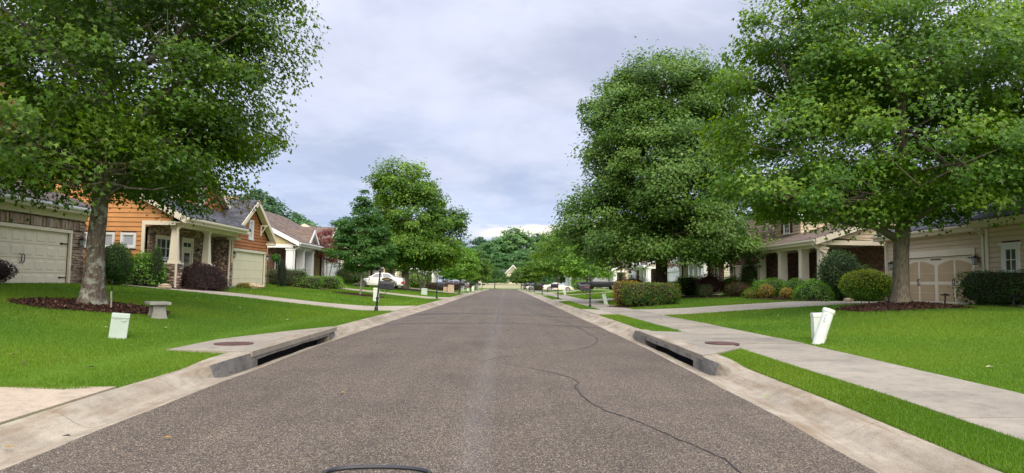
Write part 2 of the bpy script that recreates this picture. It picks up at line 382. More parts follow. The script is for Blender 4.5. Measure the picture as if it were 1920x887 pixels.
class MB:
    """collects shapes into one mesh"""
    def __init__(s): s.v = []; s.f = []; s.mi = []; s.cur = 0
    def add(s, vs, fs):
        b = len(s.v); s.v += [tuple(p) for p in vs]; s.f += [tuple(i + b for i in f) for f in fs]; s.mi += [s.cur] * len(fs)
    def box(s, x0, x1, y0, y1, z0, z1):
        x0, x1 = min(x0, x1), max(x0, x1); y0, y1 = min(y0, y1), max(y0, y1); z0, z1 = min(z0, z1), max(z0, z1)
        s.add([(x0, y0, z0), (x1, y0, z0), (x1, y1, z0), (x0, y1, z0), (x0, y0, z1), (x1, y0, z1), (x1, y1, z1), (x0, y1, z1)],
              [(0, 3, 2, 1), (4, 5, 6, 7), (0, 1, 5, 4), (1, 2, 6, 5), (2, 3, 7, 6), (3, 0, 4, 7)])
    def hexa(s, p):   # 8 corners, bottom 4 then top 4
        s.add(p, [(0, 3, 2, 1), (4, 5, 6, 7), (0, 1, 5, 4), (1, 2, 6, 5), (2, 3, 7, 6), (3, 0, 4, 7)])
    def frustum(s, cx, cy, z0, z1, a0, b0, a1, b1):
        s.hexa([(cx - a0, cy - b0, z0), (cx + a0, cy - b0, z0), (cx + a0, cy + b0, z0), (cx - a0, cy + b0, z0),
                (cx - a1, cy - b1, z1), (cx + a1, cy - b1, z1), (cx + a1, cy + b1, z1), (cx - a1, cy + b1, z1)])
    def slab(s, pts, th):  # polygon pts thickened by vector th
        n = len(pts); th = Vector(th); a = [Vector(p) for p in pts]; b = [p + th for p in a]
        s.add([tuple(p) for p in a + b], [tuple(range(n - 1, -1, -1)), tuple(range(n, 2 * n))] + [(i, (i + 1) % n, n + (i + 1) % n, n + i) for i in range(n)])
    def tube(s, pts, rad, seg=8, cap=True):
        pts = [Vector(p) for p in pts]; n = len(pts); rad = rad if isinstance(rad, (list, tuple)) else [rad] * n
        b = len(s.v); up = Vector((.13, .31, 1)).normalized()
        for i, p in enumerate(pts):
            t = (pts[min(i + 1, n - 1)] - pts[max(i - 1, 0)]).normalized()
            u = t.cross(up); u = u.normalized() if u.length > 1e-4 else t.orthogonal().normalized(); w = t.cross(u)
            for k in range(seg):
                a = 2 * math.pi * k / seg; s.v.append(tuple(p + (u * math.cos(a) + w * math.sin(a)) * rad[i]))
        for i in range(n - 1):
            for k in range(seg):
                q = (k + 1) % seg; s.f.append((b + i * seg + k, b + i * seg + q, b + (i + 1) * seg + q, b + (i + 1) * seg + k)); s.mi.append(s.cur)
        if cap:
            s.f.append(tuple(b + k for k in range(seg - 1, -1, -1))); s.f.append(tuple(b + (n - 1) * seg + k for k in range(seg))); s.mi += [s.cur] * 2
    def lathe(s, prof, seg=16, c=(0, 0)):
        s.tube([(c[0], c[1], z) for r, z in prof], [max(r, 1e-4) for r, z in prof], seg)
    def build(s, name, mats, parent=None, loc=None, smooth=False, recalc=True):
        me = bpy.data.meshes.new(name); me.from_pydata(s.v, [], s.f)
        if any(s.mi): me.polygons.foreach_set('material_index', s.mi)
        if recalc:
            bm = bmesh.new(); bm.from_mesh(me); bmesh.ops.recalc_face_normals(bm, faces=bm.faces); bm.to_mesh(me); bm.free()
        if smooth: me.polygons.foreach_set('use_smooth', [True] * len(me.polygons))
        me.update()
        return link(name, me, mats, parent, loc)

def bevel(o, w=.01, seg=2):
    bm = bmesh.new(); bm.from_mesh(o.data); bmesh.ops.bevel(bm, geom=bm.edges[:] , offset=w, segments=seg, profile=.6, affect='EDGES', clamp_overlap=True); bm.to_mesh(o.data); bm.free()
    return o

def np_mesh(name, V, F, tint=None, smooth=False):
    """V (n,3) float, F list of (m,k) int arrays, tint (n,3)"""
    me = bpy.data.meshes.new(name); V = np.ascontiguousarray(V, np.float32)
    me.vertices.add(len(V)); me.vertices.foreach_set('co', V.ravel())
    loops = np.concatenate([f.ravel() for f in F]).astype(np.int32); sizes = np.concatenate([np.full(len(f), f.shape[1], np.int32) for f in F])
    me.loops.add(len(loops)); me.loops.foreach_set('vertex_index', loops)
    me.polygons.add(len(sizes)); me.polygons.foreach_set('loop_start', np.concatenate([[0], np.cumsum(sizes)[:-1]]).astype(np.int32))
    if smooth: me.polygons.foreach_set('use_smooth', np.ones(len(sizes), bool))
    me.update(calc_edges=True)
    if tint is not None:
        a = me.attributes.new('tint', 'FLOAT_COLOR', 'POINT'); c = np.ones((len(V), 4), np.float32); c[:, :3] = tint; a.data.foreach_set('color', c.ravel())
    me.validate()
    return me

# ------------------------------------------------------------------ GROUND
def build_ground():
    xs = [-900, -400, -200, -120, -80, -60, -48, -38, -30, -26, -24, -22, -20, -18, -17, -16, -14, -12.5, -11, -9.5, -8, -6.5, -5.5, -4.9, -4.757, -4.75, 3.98, 3.987, 4.3, 4.9, 5.7, 6.6, 7.4, 8.3, 9.2, 10, 11, 12, 13, 14, 15, 16, 18, 20, 22, 24, 30, 40, 60, 80, 120, 200, 400, 900]
    ys = [-60, -30] + list(range(-15, 60, 2)) + list(range(60, 186, 6)) + [186, 186.02, 192, 200, 230, 300, 420, 700, 1400, 2600]
    V = []; 
    for y in ys:
        for x in xs:
            if -4.752 <= x <= 3.982 and y <= 186.01: z = float(zroad(y)) - .7
            elif -4.752 <= x <= 3.982: z = float(zroad(y)) + .03
            else: z = gz(x, y)
            V.append((x, y, z))
    nx = len(xs); F = [(j * nx + i, j * nx + i + 1, (j + 1) * nx + i + 1, (j + 1) * nx + i) for j in range(len(ys) - 1) for i in range(nx - 1)]
    mb = MB(); mb.v = V; mb.f = F; mb.mi = [0] * len(F)
    o = mb.build('ground', M_TURF, smooth=False); o['kind'] = 'structure'
    return o
GROUND = build_ground()

def strip_mesh(name, mt, rows, parent=None, loc=None):
    """rows: list of equally long point lists -> quad sheet"""
    mb = MB(); n = len(rows[0])
    mb.v = [p for r in rows for p in r]; mb.f = [(j * n + i, j * n + i + 1, (j + 1) * n + i + 1, (j + 1) * n + i) for j in range(len(rows) - 1) for i in range(n - 1)]; mb.mi = [0] * len(mb.f)
    return mb.build(name, mt, parent, loc)

def build_road():
    ys = list(np.arange(-12, 30, 1.0)) + list(np.arange(30, 186, 4.0)) + [186]
    rows = []
    for y in ys:
        r = []
        for t in np.linspace(0, 1, 9):
            wob = .012 * math.sin(y * 1.7) + .01 * math.sin(y * 4.1 + 1)
            x = (XL + wob) * (1 - t) + (XR + wob * .7) * t
            r.append((x, y, float(zroad(y)) + .006 + .05 * (1 - (2 * t - 1) ** 2) * .6))
        rows.append(r)
    o = strip_mesh('road', M_ASPH, rows); o['kind'] = 'structure'
    rows = [[(x, y, float(zroad(y)) + .036) for x in np.linspace(-70, 70, 40)] for y in (186, 188, 190, 193.5)]
    c = strip_mesh('cross_road', M_ASPH, rows); c['kind'] = 'structure'
    return o
ROAD = build_road()
def road_top(x, y):
    t = (x - XL) / (XR - XL); return float(zroad(y)) + .006 + .03 * (1 - (2 * t - 1) ** 2)

def crack(pts, w0, w1, seed):
    rr = random.Random(seed); P = []
    for (a, b) in zip(pts[:-1], pts[1:]):
        n = max(2, int(math.hypot(a[0] - b[0], a[1] - b[1]) / .16))
        for i in range(n):
            t = i / n; P.append((a[0] + (b[0] - a[0]) * t + rr.uniform(-.016, .016), a[1] + (b[1] - a[1]) * t + rr.uniform(-.016, .016)))
    P.append(pts[-1]); rows = []
    for i, p in enumerate(P):
        q, r_ = P[max(0, i - 1)], P[min(len(P) - 1, i + 1)]; d = Vector((r_[0] - q[0], r_[1] - q[1])); d.normalize(); nx, ny = -d.y, d.x
        w = (w0 + (w1 - w0) * i / len(P)) * rr.uniform(.6, 1.3) / 2
        rows.append([(p[0] + nx * w, p[1] + ny * w, road_top(p[0], p[1]) + .004), (p[0] - nx * w, p[1] - ny * w, road_top(p[0], p[1]) + .004)])
    o = strip_mesh('tar_crack', M_TAR, rows, ROAD)
    return o
A = [(-.41, 12.43), (-.22, 12.93), (.16, 13.43), (.6, 13.71), (1.56, 14.62), (2.05, 15.76), (2.38, 17.24), (2.46, 18.36), (2.39, 19.74), (2.47, 21.41), (2.28, 23.5), (2.0, 29.9), (1.41, 35.57), (.5, 46.9)]
crack(A, .014, .045, 1)
crack([(-.41, 12.43), (-.18, 12.4), (.15, 12.03), (.73, 11.36), (1.08, 10.65)], .012, .018, 2)
crack([(1.08, 10.65), (1.12, 10.2), (1.02, 9.76), (1.03, 9.22), (1.1, 8.59), (1.22, 8.13), (1.4, 7.79), (1.55, 7.47), (1.7, 7.03), (1.93, 6.43), (2.0, 6.2), (1.99, 5.6)], .020, .014, 3)
crack([(-3.95, 22.6), (-2.43, 23.24), (.27, 23.9), (3.2, 22.4)], .16, .14, 4)
crack([(-3.95, 30.7), (.34, 31.1), (3.1, 29.0)], .22, .20, 5)
crack([(-3.95, 28.5), (-3.3, 30.2), (-2.3, 30.6)], .2, .16, 15)
crack([(-3.9, 45.5), (.5, 47.8), (3.1, 46)], .3, .3, 6)
crack([(-3.9, 60), (3.1, 61)], .4, .4, 7)
crack([(-.3, 23.9), (-.26, 28), (-.3, 31.1), (-.28, 40), (-.35, 60)], .025, .04, 8)
crack([(-.36, 17.5), (-.22, 19.5), (-.34, 21.5), (-.3, 23.9)], .015, .02, 9)

# ---------------------------------------------------------------- curbs with storm inlets
def curb(side, edge, width, inlet, vert):
    """side -1 left / +1 right; inlet (y0,y1) opening; vert (y0,y1) range of upright face, easing at both ends"""
    root = bpy.data.objects.new('curb', None); COL.objects.link(root); root['kind'] = 'structure'
    RO = [(0, .002), (.30, -.018), (.46, -.005), (.58, .035), (.68, .085), (.79, .125), (.90, .145), (1.0, .152), (1.0, -.3)]
    VE = [(0, .002), (.30, -.06), (.485, -.085), (.50, -.08), (.505, .045), (.53, .185), (.58, .205), (1.0, .205), (1.0, -.3)]
    def w(y):
        a = np.clip((y - vert[0]) / 1.1, 0, 1); b = np.clip((vert[1] - y) / 1.3, 0, 1); t = float(min(a, b)); return t * t * (3 - 2 * t)
    bounds = [-12, -6, -3, 0, 2.4, 4.9, 7.2]
    y = 9.3
    while y < 60: bounds.append(y); y += 2.9
    bounds += [64 + i * 8 for i in range(0, 16)]
    bounds = [b for b in bounds if b < 184] + [186]
    for e in inlet:
        j = min(range(len(bounds)), key=lambda i: abs(bounds[i] - e)); bounds[j] = e
    bounds = sorted(set(b for b in bounds if not inlet[0] + .01 < b < inlet[1] - .01))
    for a, b in zip(bounds[:-1], bounds[1:]):
        op = a >= inlet[0] - .01 and b <= inlet[1] + .01
        n = max(2, int((b - a) / .25)) if b < 40 else 3
        rows = []
        g = .006 if b < 40 else 0
        for i in range(n + 1):
            yy = a + g + (b - a - 2 * g) * i / n; k = w(yy); zr = float(zroad(yy)); r = []
            for (d0, h0), (d1, h1) in zip(RO, VE):
                d = d0 + (d1 - d0) * k; h = h0 + (h1 - h0) * k
                jig = .004 * math.sin(yy * 3.1 + d * 9) if 0 < d < 1 else 0
                r.append((edge + side * (d * width - (.03 if d == 0 else 0)), yy, zr + h + jig))
            rows.append(r)
        mb = MB(); nn = len(rows[0]); mb.v = [p for r in rows for p in r]
        for j in range(len(rows) - 1):
            for i in range(nn - 1):
                if op and i == 3: continue
                mb.f.append((j * nn + i, j * nn + i + 1, (j + 1) * nn + i + 1, (j + 1) * nn + i)); mb.mi.append(1 if (i in (3, 4) and w(rows[j][0][1]) > .5) else 0)
        for r0 in (0, len(rows) - 1):
            mb.f.append(tuple(r0 * nn + i for i in range(nn))); mb.mi.append(0)
        o = mb.build('curb_section', [M_CURB, M_DIRTY], root)
    # throat of the inlet: floor, back and end walls, underside of the slab
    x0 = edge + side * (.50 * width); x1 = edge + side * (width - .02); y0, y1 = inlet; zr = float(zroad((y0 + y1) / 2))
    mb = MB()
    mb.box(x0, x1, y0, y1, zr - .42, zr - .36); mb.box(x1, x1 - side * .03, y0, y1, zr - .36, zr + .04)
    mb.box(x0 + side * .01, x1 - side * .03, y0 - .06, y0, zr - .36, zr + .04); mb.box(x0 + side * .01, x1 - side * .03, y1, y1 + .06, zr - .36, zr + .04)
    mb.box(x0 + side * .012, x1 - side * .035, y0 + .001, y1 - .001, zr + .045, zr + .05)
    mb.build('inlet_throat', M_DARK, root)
    return root
curb(-1, XL, BL and (XL - BL), (12.3, 17.2), (10.0, 18.6))
curb(1, XR, BR - XR, (13.0, 17.6), (11.0, 20.0))

def flat_slab(name, mt, poly, lift, parent=None, th=.16):
    zs = [gz(x, y) + lift if abs(x) > 4 or x > 3.9 else float(zroad(y)) + .2 for x, y in poly]
    mb = MB(); mb.slab([(x, y, z) for (x, y), z in zip(poly, zs)], (0, 0, -th)); return mb.build(name, mt, parent)

# inlet tops with their manhole lids
def inlet_top(side, poly, zt, lid, label):
    r = thing('inlet_slab', label, 'inlet', (0, 0, 0))
    mb = MB(); mb.slab([(x, y, float(zroad(y)) + zt) for x, y in poly], (0, 0, -.10)); mb.build('slab', M_WALK, r)
    mb = MB(); z = float(zroad(lid[1])) + zt
    mb.lathe([(.36, z - .02), (.36, z + .012), (.33, z + .014), (.325, z + .008), (.31, z + .010)], 28, lid)
    o = mb.build('manhole_lid', M_IRON, r)
    mb = MB()
    for i in range(-4, 5):
        for j in range(-4, 5):
            if math.hypot(i, j) < 4.3: mb.frustum(lid[0] + i * .065, lid[1] + j * .065, z + .009, z + .018, .022, .022, .016, .016)
    mb.build('lid_studs', M_IRON, o)
inlet_top(-1, [(-4.40, 12.0), (-5.95, 12.1), (-5.85, 14.1), (-5.2, 16.3), (-4.62, 18.2), (-4.41, 18.0)], .212, (-5.2, 13.2), 'concrete storm inlet slab with rusty round lid beside the left curb')
inlet_top(1, [(3.62, 12.4), (4.86, 13.9), (4.86, 18.1), (3.62, 18.4)], .212, (4.72, 14.75), 'concrete storm inlet slab with rusty round lid joining the right sidewalk')

# ---------------------------------------------------------------- driveways, sidewalk
DWY = []     # masks for the grass: (side, xs, y0s, y1s)
def driveway(name, mt, side, pts, lift=.014, joints=()):
    """pts: (|x|, y0, y1) from the street inwards"""
    root = bpy.data.objects.new(name, None); COL.objects.link(root); root['kind'] = 'structure'
    xs = np.array([p[0] for p in pts]); y0 = np.array([p[1] for p in pts]); y1 = np.array([p[2] for p in pts])
    DWY.append((side, xs, y0, y1))
    bx = [pts[0][0]] + list(joints) + [pts[-1][0]]
    for a, b in zip(bx[:-1], bx[1:]):
        rows = []
        ee = np.linspace(a + .006, b - .006, max(2, int((b - a) / .9) + 1))
        for x in ee:
            lo, hi = float(np.interp(x, xs, y0)), float(np.interp(x, xs, y1))
            rows.append([(side * x, lo + (hi - lo) * t, gz(side * x, lo + (hi - lo) * t) + lift) for t in np.linspace(0, 1, 5)])
        mb = MB(); n = 5
        top = [p for r in rows for p in r]; bot = [(p[0], p[1], p[2] - .1) for p in top]; mb.v = top + bot; K = len(top); m = len(rows)
        for j in range(m - 1):
            for i in range(n - 1):
                q = (j * n + i, j * n + i + 1, (j + 1) * n + i + 1, (j + 1) * n + i); mb.f.append(q); mb.f.append(tuple(K + t for t in q[::-1]))
        ring = [i for i in range(n)] + [j * n + n - 1 for j in range(1, m)] + [(m - 1) * n + i for i in range(n - 2, -1, -1)] + [j * n for j in range(m - 2, 0, -1)]
        for i in range(len(ring)):
            q, w_ = ring[i], ring[(i + 1) % len(ring)]; mb.f.append((q, w_, w_ + K, q + K))
        mb.mi = [0] * len(mb.f); mb.build('slab', mt, root)
    return root
driveway('driveway', M_PINKDRIVE, -1, [(4.765, 2.6, 8.5), (5.2, 2.9, 8.15), (6.2, 3.0, 8.1), (9, 3.0, 8.1), (16, 2.8, 8.2)], .02, (7.4, 10.5))
driveway('driveway', M_DRIVE, -1, [(4.765, 29.3, 36.8), (5.4, 28.75, 34.6), (6.4, 28.5, 32.9), (8, 28.5, 31.2), (13, 28.5, 31.0), (16.8, 28.1, 30.8)], .016, (6.4, 9.5, 13))
driveway('driveway', M_DRIVE, -1, [(4.765, 52.6, 59), (5.6, 52.0, 56.8), (8, 51.6, 55.4), (14.6, 51.4, 55.2)], .016)
driveway('driveway', M_DRIVE, -1, [(4.765, 78, 85), (6, 77.5, 82.5), (15, 77, 82)], .016)
driveway('driveway', M_DRIVE, -1, [(4.765, 102, 109), (6, 101.5, 106.5), (15, 101, 106)], .016)
driveway('driveway', M_DRIVE, -1, [(4.765, 126, 133), (6, 125.5, 130.5), (15, 125, 130)], .016)
driveway('driveway_apron', M_DRIVE, 1, [(3.99, 28.6, 35.6), (4.84, 28.8, 34.4)], .018)
driveway('driveway', M_DRIVE, 1, [(6.61, 28.4, 34.6), (7.4, 27.8, 33.4), (9, 27.6, 32.4), (14, 27.4, 32.4), (18.85, 27.0, 32.6)], .016, (9, 13.5))
for y in (50, 74, 98, 122, 146):
    driveway('driveway_apron', M_DRIVE, 1, [(3.99, y + .3, y + 6.6), (4.84, y + .7, y + 5.6)], .018)
    driveway('driveway', M_DRIVE, 1, [(6.61, y + .2, y + 5.8), (7.6, y - .2, y + 4.6), (16.4, y - .2, y + 4.6)], .016)
def sidewalk():
    root = bpy.data.objects.new('sidewalk', None); COL.objects.link(root); root['kind'] = 'structure'
    ys = list(np.arange(-8, 62, 1.53)) + list(np.arange(62, 186, 6.1)) + [186]
    rr = random.Random(5)
    for a, b in zip(ys[:-1], ys[1:]):
        g = .007 if a < 50 else .004
        xa, xb = 4.85, 6.6; l = .013 + rr.uniform(0, .008); t = rr.uniform(-.004, .004)
        mb = MB(); P = [(xa, a + g, gz(xa, a) + l), (xb, a + g, gz(xb, a) + l + t), (xb, b - g, gz(xb, b) + l + t), (xa, b - g, gz(xa, b) + l)]
        mb.slab(P, (0, 0, -.1)); mb.build('slab', M_WALK, root)
sidewalk()

# ---------------------------------------------------------------- grass
def excluded(x, y):
    m = np.zeros(len(x), bool)
    for side, xs, a, b in DWY:
        ax = x * side; inn = (ax > xs[0] - .02) & (ax < xs[-1]); m |= inn & (y > np.interp(ax, xs, a) - .012) & (y < np.interp(ax, xs, b) + .012)
    m |= (x > 4.83) & (x < 6.615) & (y < 186)
    m |= (x > BL + .01) & (x < BR - .005)
    m |= (x < -4.4) & (x > np.interp(y, [12.0, 12.11, 14.1, 16.3, 18.2], [-4.4, -5.97, -5.87, -5.22, -4.64])) & (y > 11.98) & (y < 18.25)
    m |= (x > 3.6) & (x < 4.86) & (y > np.interp(x, [3.62, 4.86], [12.4, 13.9])) & (y < 18.15)
    for cx, cy, rx, ry in MULCH: m |= ((x - cx) / rx) ** 2 + ((y - cy) / ry) ** 2 < 1
    return m
MULCH = [(-10.75, 17.75, 1.65, 1.4), (13.9, 23.7, 2.05, 1.7), (-9.4, 44.2, 1.6, 1.3), (-10.3, 70, 2.2, 1.7), (10.6, 46, 2.4, 2), (7.6, 38.6, 1.9, 1.9)]
def grass(name, regions, seed, label):
    """regions: (x0,x1,y0,y1,n,height,width)"""
    g = np.random.default_rng(seed); VV = []; TT = []
    for x0, x1, y0, y1, n, h, w in regions:
        x = g.uniform(x0, x1, n); y = g.uniform(y0, y1, n)
        k = ~excluded(x, y); x, y = x[k], y[k]; n = len(x)
        z = zg(x, y)
        patch = .5 + .5 * np.sin(x * 1.3 + 1.7 * np.sin(y * .7)) * np.sin(y * 1.1 + 1.3 * np.sin(x * .9))
        hh = h * g.uniform(.55, 1.3, n) * (.85 + .3 * patch); a = g.uniform(0, 2 * np.pi, n); ln = g.uniform(.05, .75, n) * hh; la = g.uniform(0, 2 * np.pi, n)
        dx, dy = np.cos(a) * w / 2 * g.uniform(.7, 1.3, n), np.sin(a) * w / 2
        P = np.empty((n, 3, 3)); P[:, 0] = np.stack([x - dx, y - dy, z - .006], 1); P[:, 1] = np.stack([x + dx, y + dy, z - .006], 1)
        P[:, 2] = np.stack([x + ln * np.cos(la), y + ln * np.sin(la), z + hh], 1)
        base = np.array([.112, .212, .015]); dry = np.array([.26, .25, .07]); lt = np.array([.155, .30, .03])
        t = g.random(n)[:, None]; c = base * (.75 + .5 * t) + (lt - base) * (patch[:, None] * .6 * g.random(n)[:, None])
        yel = .5 + .5 * np.sin(x * .55 + 2 + np.sin(y * .9)) * np.sin(y * .42 + np.sin(x * .8)); c *= (1 + .42 * (yel[:, None] - .5) * np.array([1.5, .7, .5])); d = g.random(n) < .02 + .10 * np.clip(yel - .7, 0, 1); c[d] = dry * g.uniform(.6, 1.1, (d.sum(), 1))
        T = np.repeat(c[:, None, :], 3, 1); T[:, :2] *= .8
        VV.append(P.reshape(-1, 3)); TT.append(T.reshape(-1, 3))
    V = np.concatenate(VV); T = np.concatenate(TT)
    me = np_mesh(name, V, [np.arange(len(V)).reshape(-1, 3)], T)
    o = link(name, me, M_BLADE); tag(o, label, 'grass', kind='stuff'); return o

def build_grass():
    grass('grass', [(-14, -4.75, 8.0, 14, 150000, .036, .010), (-15, -4.75, 14, 20, 90000, .04, .013), (-17, -4.75, 20, 30, 60000, .055, .02), (-17, -4.75, 30, 52, 45000, .06, .035), (-13, -4.75, 52, 90, 20000, .07, .07),
                    (-9.5, -4.75, 8.05, 8.35, 9000, .048, .011)], 3, 'short bright green grass of the left hand front lawns')
    grass('grass', [(3.98, 4.84, 3.5, 8, 40000, .042, .010), (3.98, 4.84, 8, 14, 30000, .046, .013), (3.98, 4.84, 17.9, 30, 16000, .06, .018), (3.98, 4.84, 30, 80, 14000, .06, .035)], 4, 'narrow verge of green grass between the right curb and sidewalk')
    grass('grass', [(6.6, 13, 7, 14, 95000, .036, .011), (6.6, 17, 14, 21, 90000, .04, .015), (6.6, 18.5, 21, 32, 55000, .055, .022), (6.6, 16.5, 32, 52, 32000, .06, .035), (6.6, 12, 52, 90, 14000, .07, .07)], 5, 'mown green grass of the right hand front lawns beyond the sidewalk')
build_grass()

# fallen leaves and bits on the lawns
def litter():
    g = np.random.default_rng(12); V = []; F = []; T = []
    for i in range(90):
        if i % 2: x, y = g.uniform(-12, -5), g.uniform(8.6, 26)
        else: x, y = g.uniform(7, 16), g.uniform(8, 26)
        if excluded(np.array([x]), np.array([y]))[0]: continue
        s = g.uniform(.03, .075); a = g.uniform(0, 6.28); z = gz(x, y) + .045; b = len(V)
        for k, (u, v, w) in enumerate([(-1, 0, 0), (-.2, .6, .25), (1, 0, .1), (-.2, -.6, .2)]): V.append((x + s * (u * math.cos(a) - v * math.sin(a)), y + s * (u * math.sin(a) + v * math.cos(a)), z + w * s)); 
        F.append((b, b + 1, b + 2)); F.append((b, b + 2, b + 3)); c = [(.5, .45, .30), (.28, .17, .06), (.45, .47, .2), (.12, .08, .05)][int(g.integers(4))]; T += [c] * 4
    for x, y, c in [(-3.2, 6.6, (.3, .17, .05)), (-4.4, 6.2, (.33, .2, .06)), (-4.15, 6.6, (.03, .03, .03)), (-2.1, 9, (.35, .22, .08)), (-3.6, 13.9, (.05, .04, .03)), (3.55, 9.2, (.16, .3, .05)), (-4.2, 10.6, (.03, .025, .02)), (.1, 20, (.1, .07, .05)), (5.6, 24.3, (.05, .04, .03))]:
        s = .05; b = len(V); z = (float(zroad(y)) if x < 5 else gz(x, y)) + .045
        for u, v, w in [(-1, 0, 0), (0, .6, .3), (1, 0, .1), (0, -.5, .2)]: V.append((x + s * u, y + s * v, z + w * s))
        F.append((b, b + 1, b + 2)); F.append((b, b + 2, b + 3)); T += [c] * 4
    me = np_mesh('fallen_leaves', np.array(V), [np.array(F)], np.array(T)); o = link('fallen_leaves', me, M_CHIP); tag(o, 'few dry leaves scattered over the lawns and gutters', 'leaves', kind='stuff')
litter()
# ------------------------------------------------------------------ HOUSES
STONE_ME = []
def stone_meshes():
    for k in range(6):
        g = np.random.default_rng(300 + k); mb = MB()
        j = lambda s=.07: float(g.uniform(-s, s))
        a = [(-.5 + j(.03), 0, -.5 + j(.09)), (.5 + j(.03), 0, -.5 + j(.09)), (.5 + j(.03), 0, .5 + j(.09)), (-.5 + j(.03), 0, .5 + j(.09))]
        b = [(x * .90 + j(.03), 1 + j(.25), z * .82 + j(.05)) for x, _, z in a]
        mb.hexa([a[0], a[1], (a[1][0], .1, a[1][2]), (a[0][0], .1, a[0][2]), a[3], a[2], (a[2][0], .1, a[2][2]), (a[3][0], .1, a[3][2])])
        mb = MB(); mb.v = a + b; mb.f = [(0, 1, 5, 4), (1, 2, 6, 5), (2, 3, 7, 6), (3, 0, 4, 7), (4, 5, 6, 7), (3, 2, 1, 0)]; mb.mi = [0] * 6
        o = mb.build('stone', M_STONE); STONE_ME.append(o.data); bpy.data.objects.remove(o)
stone_meshes()

STONE_COLS = np.array([(.26, .165, .115), (.42, .285, .19), (.20, .135, .11), (.48, .345, .24), (.32, .215, .17), (.50, .40, .31), (.29, .20, .165)])
BRICK_COLS = np.array([(.33, .18, .12), (.38, .22, .15), (.28, .15, .10), (.42, .27, .195), (.26, .165, .13)])

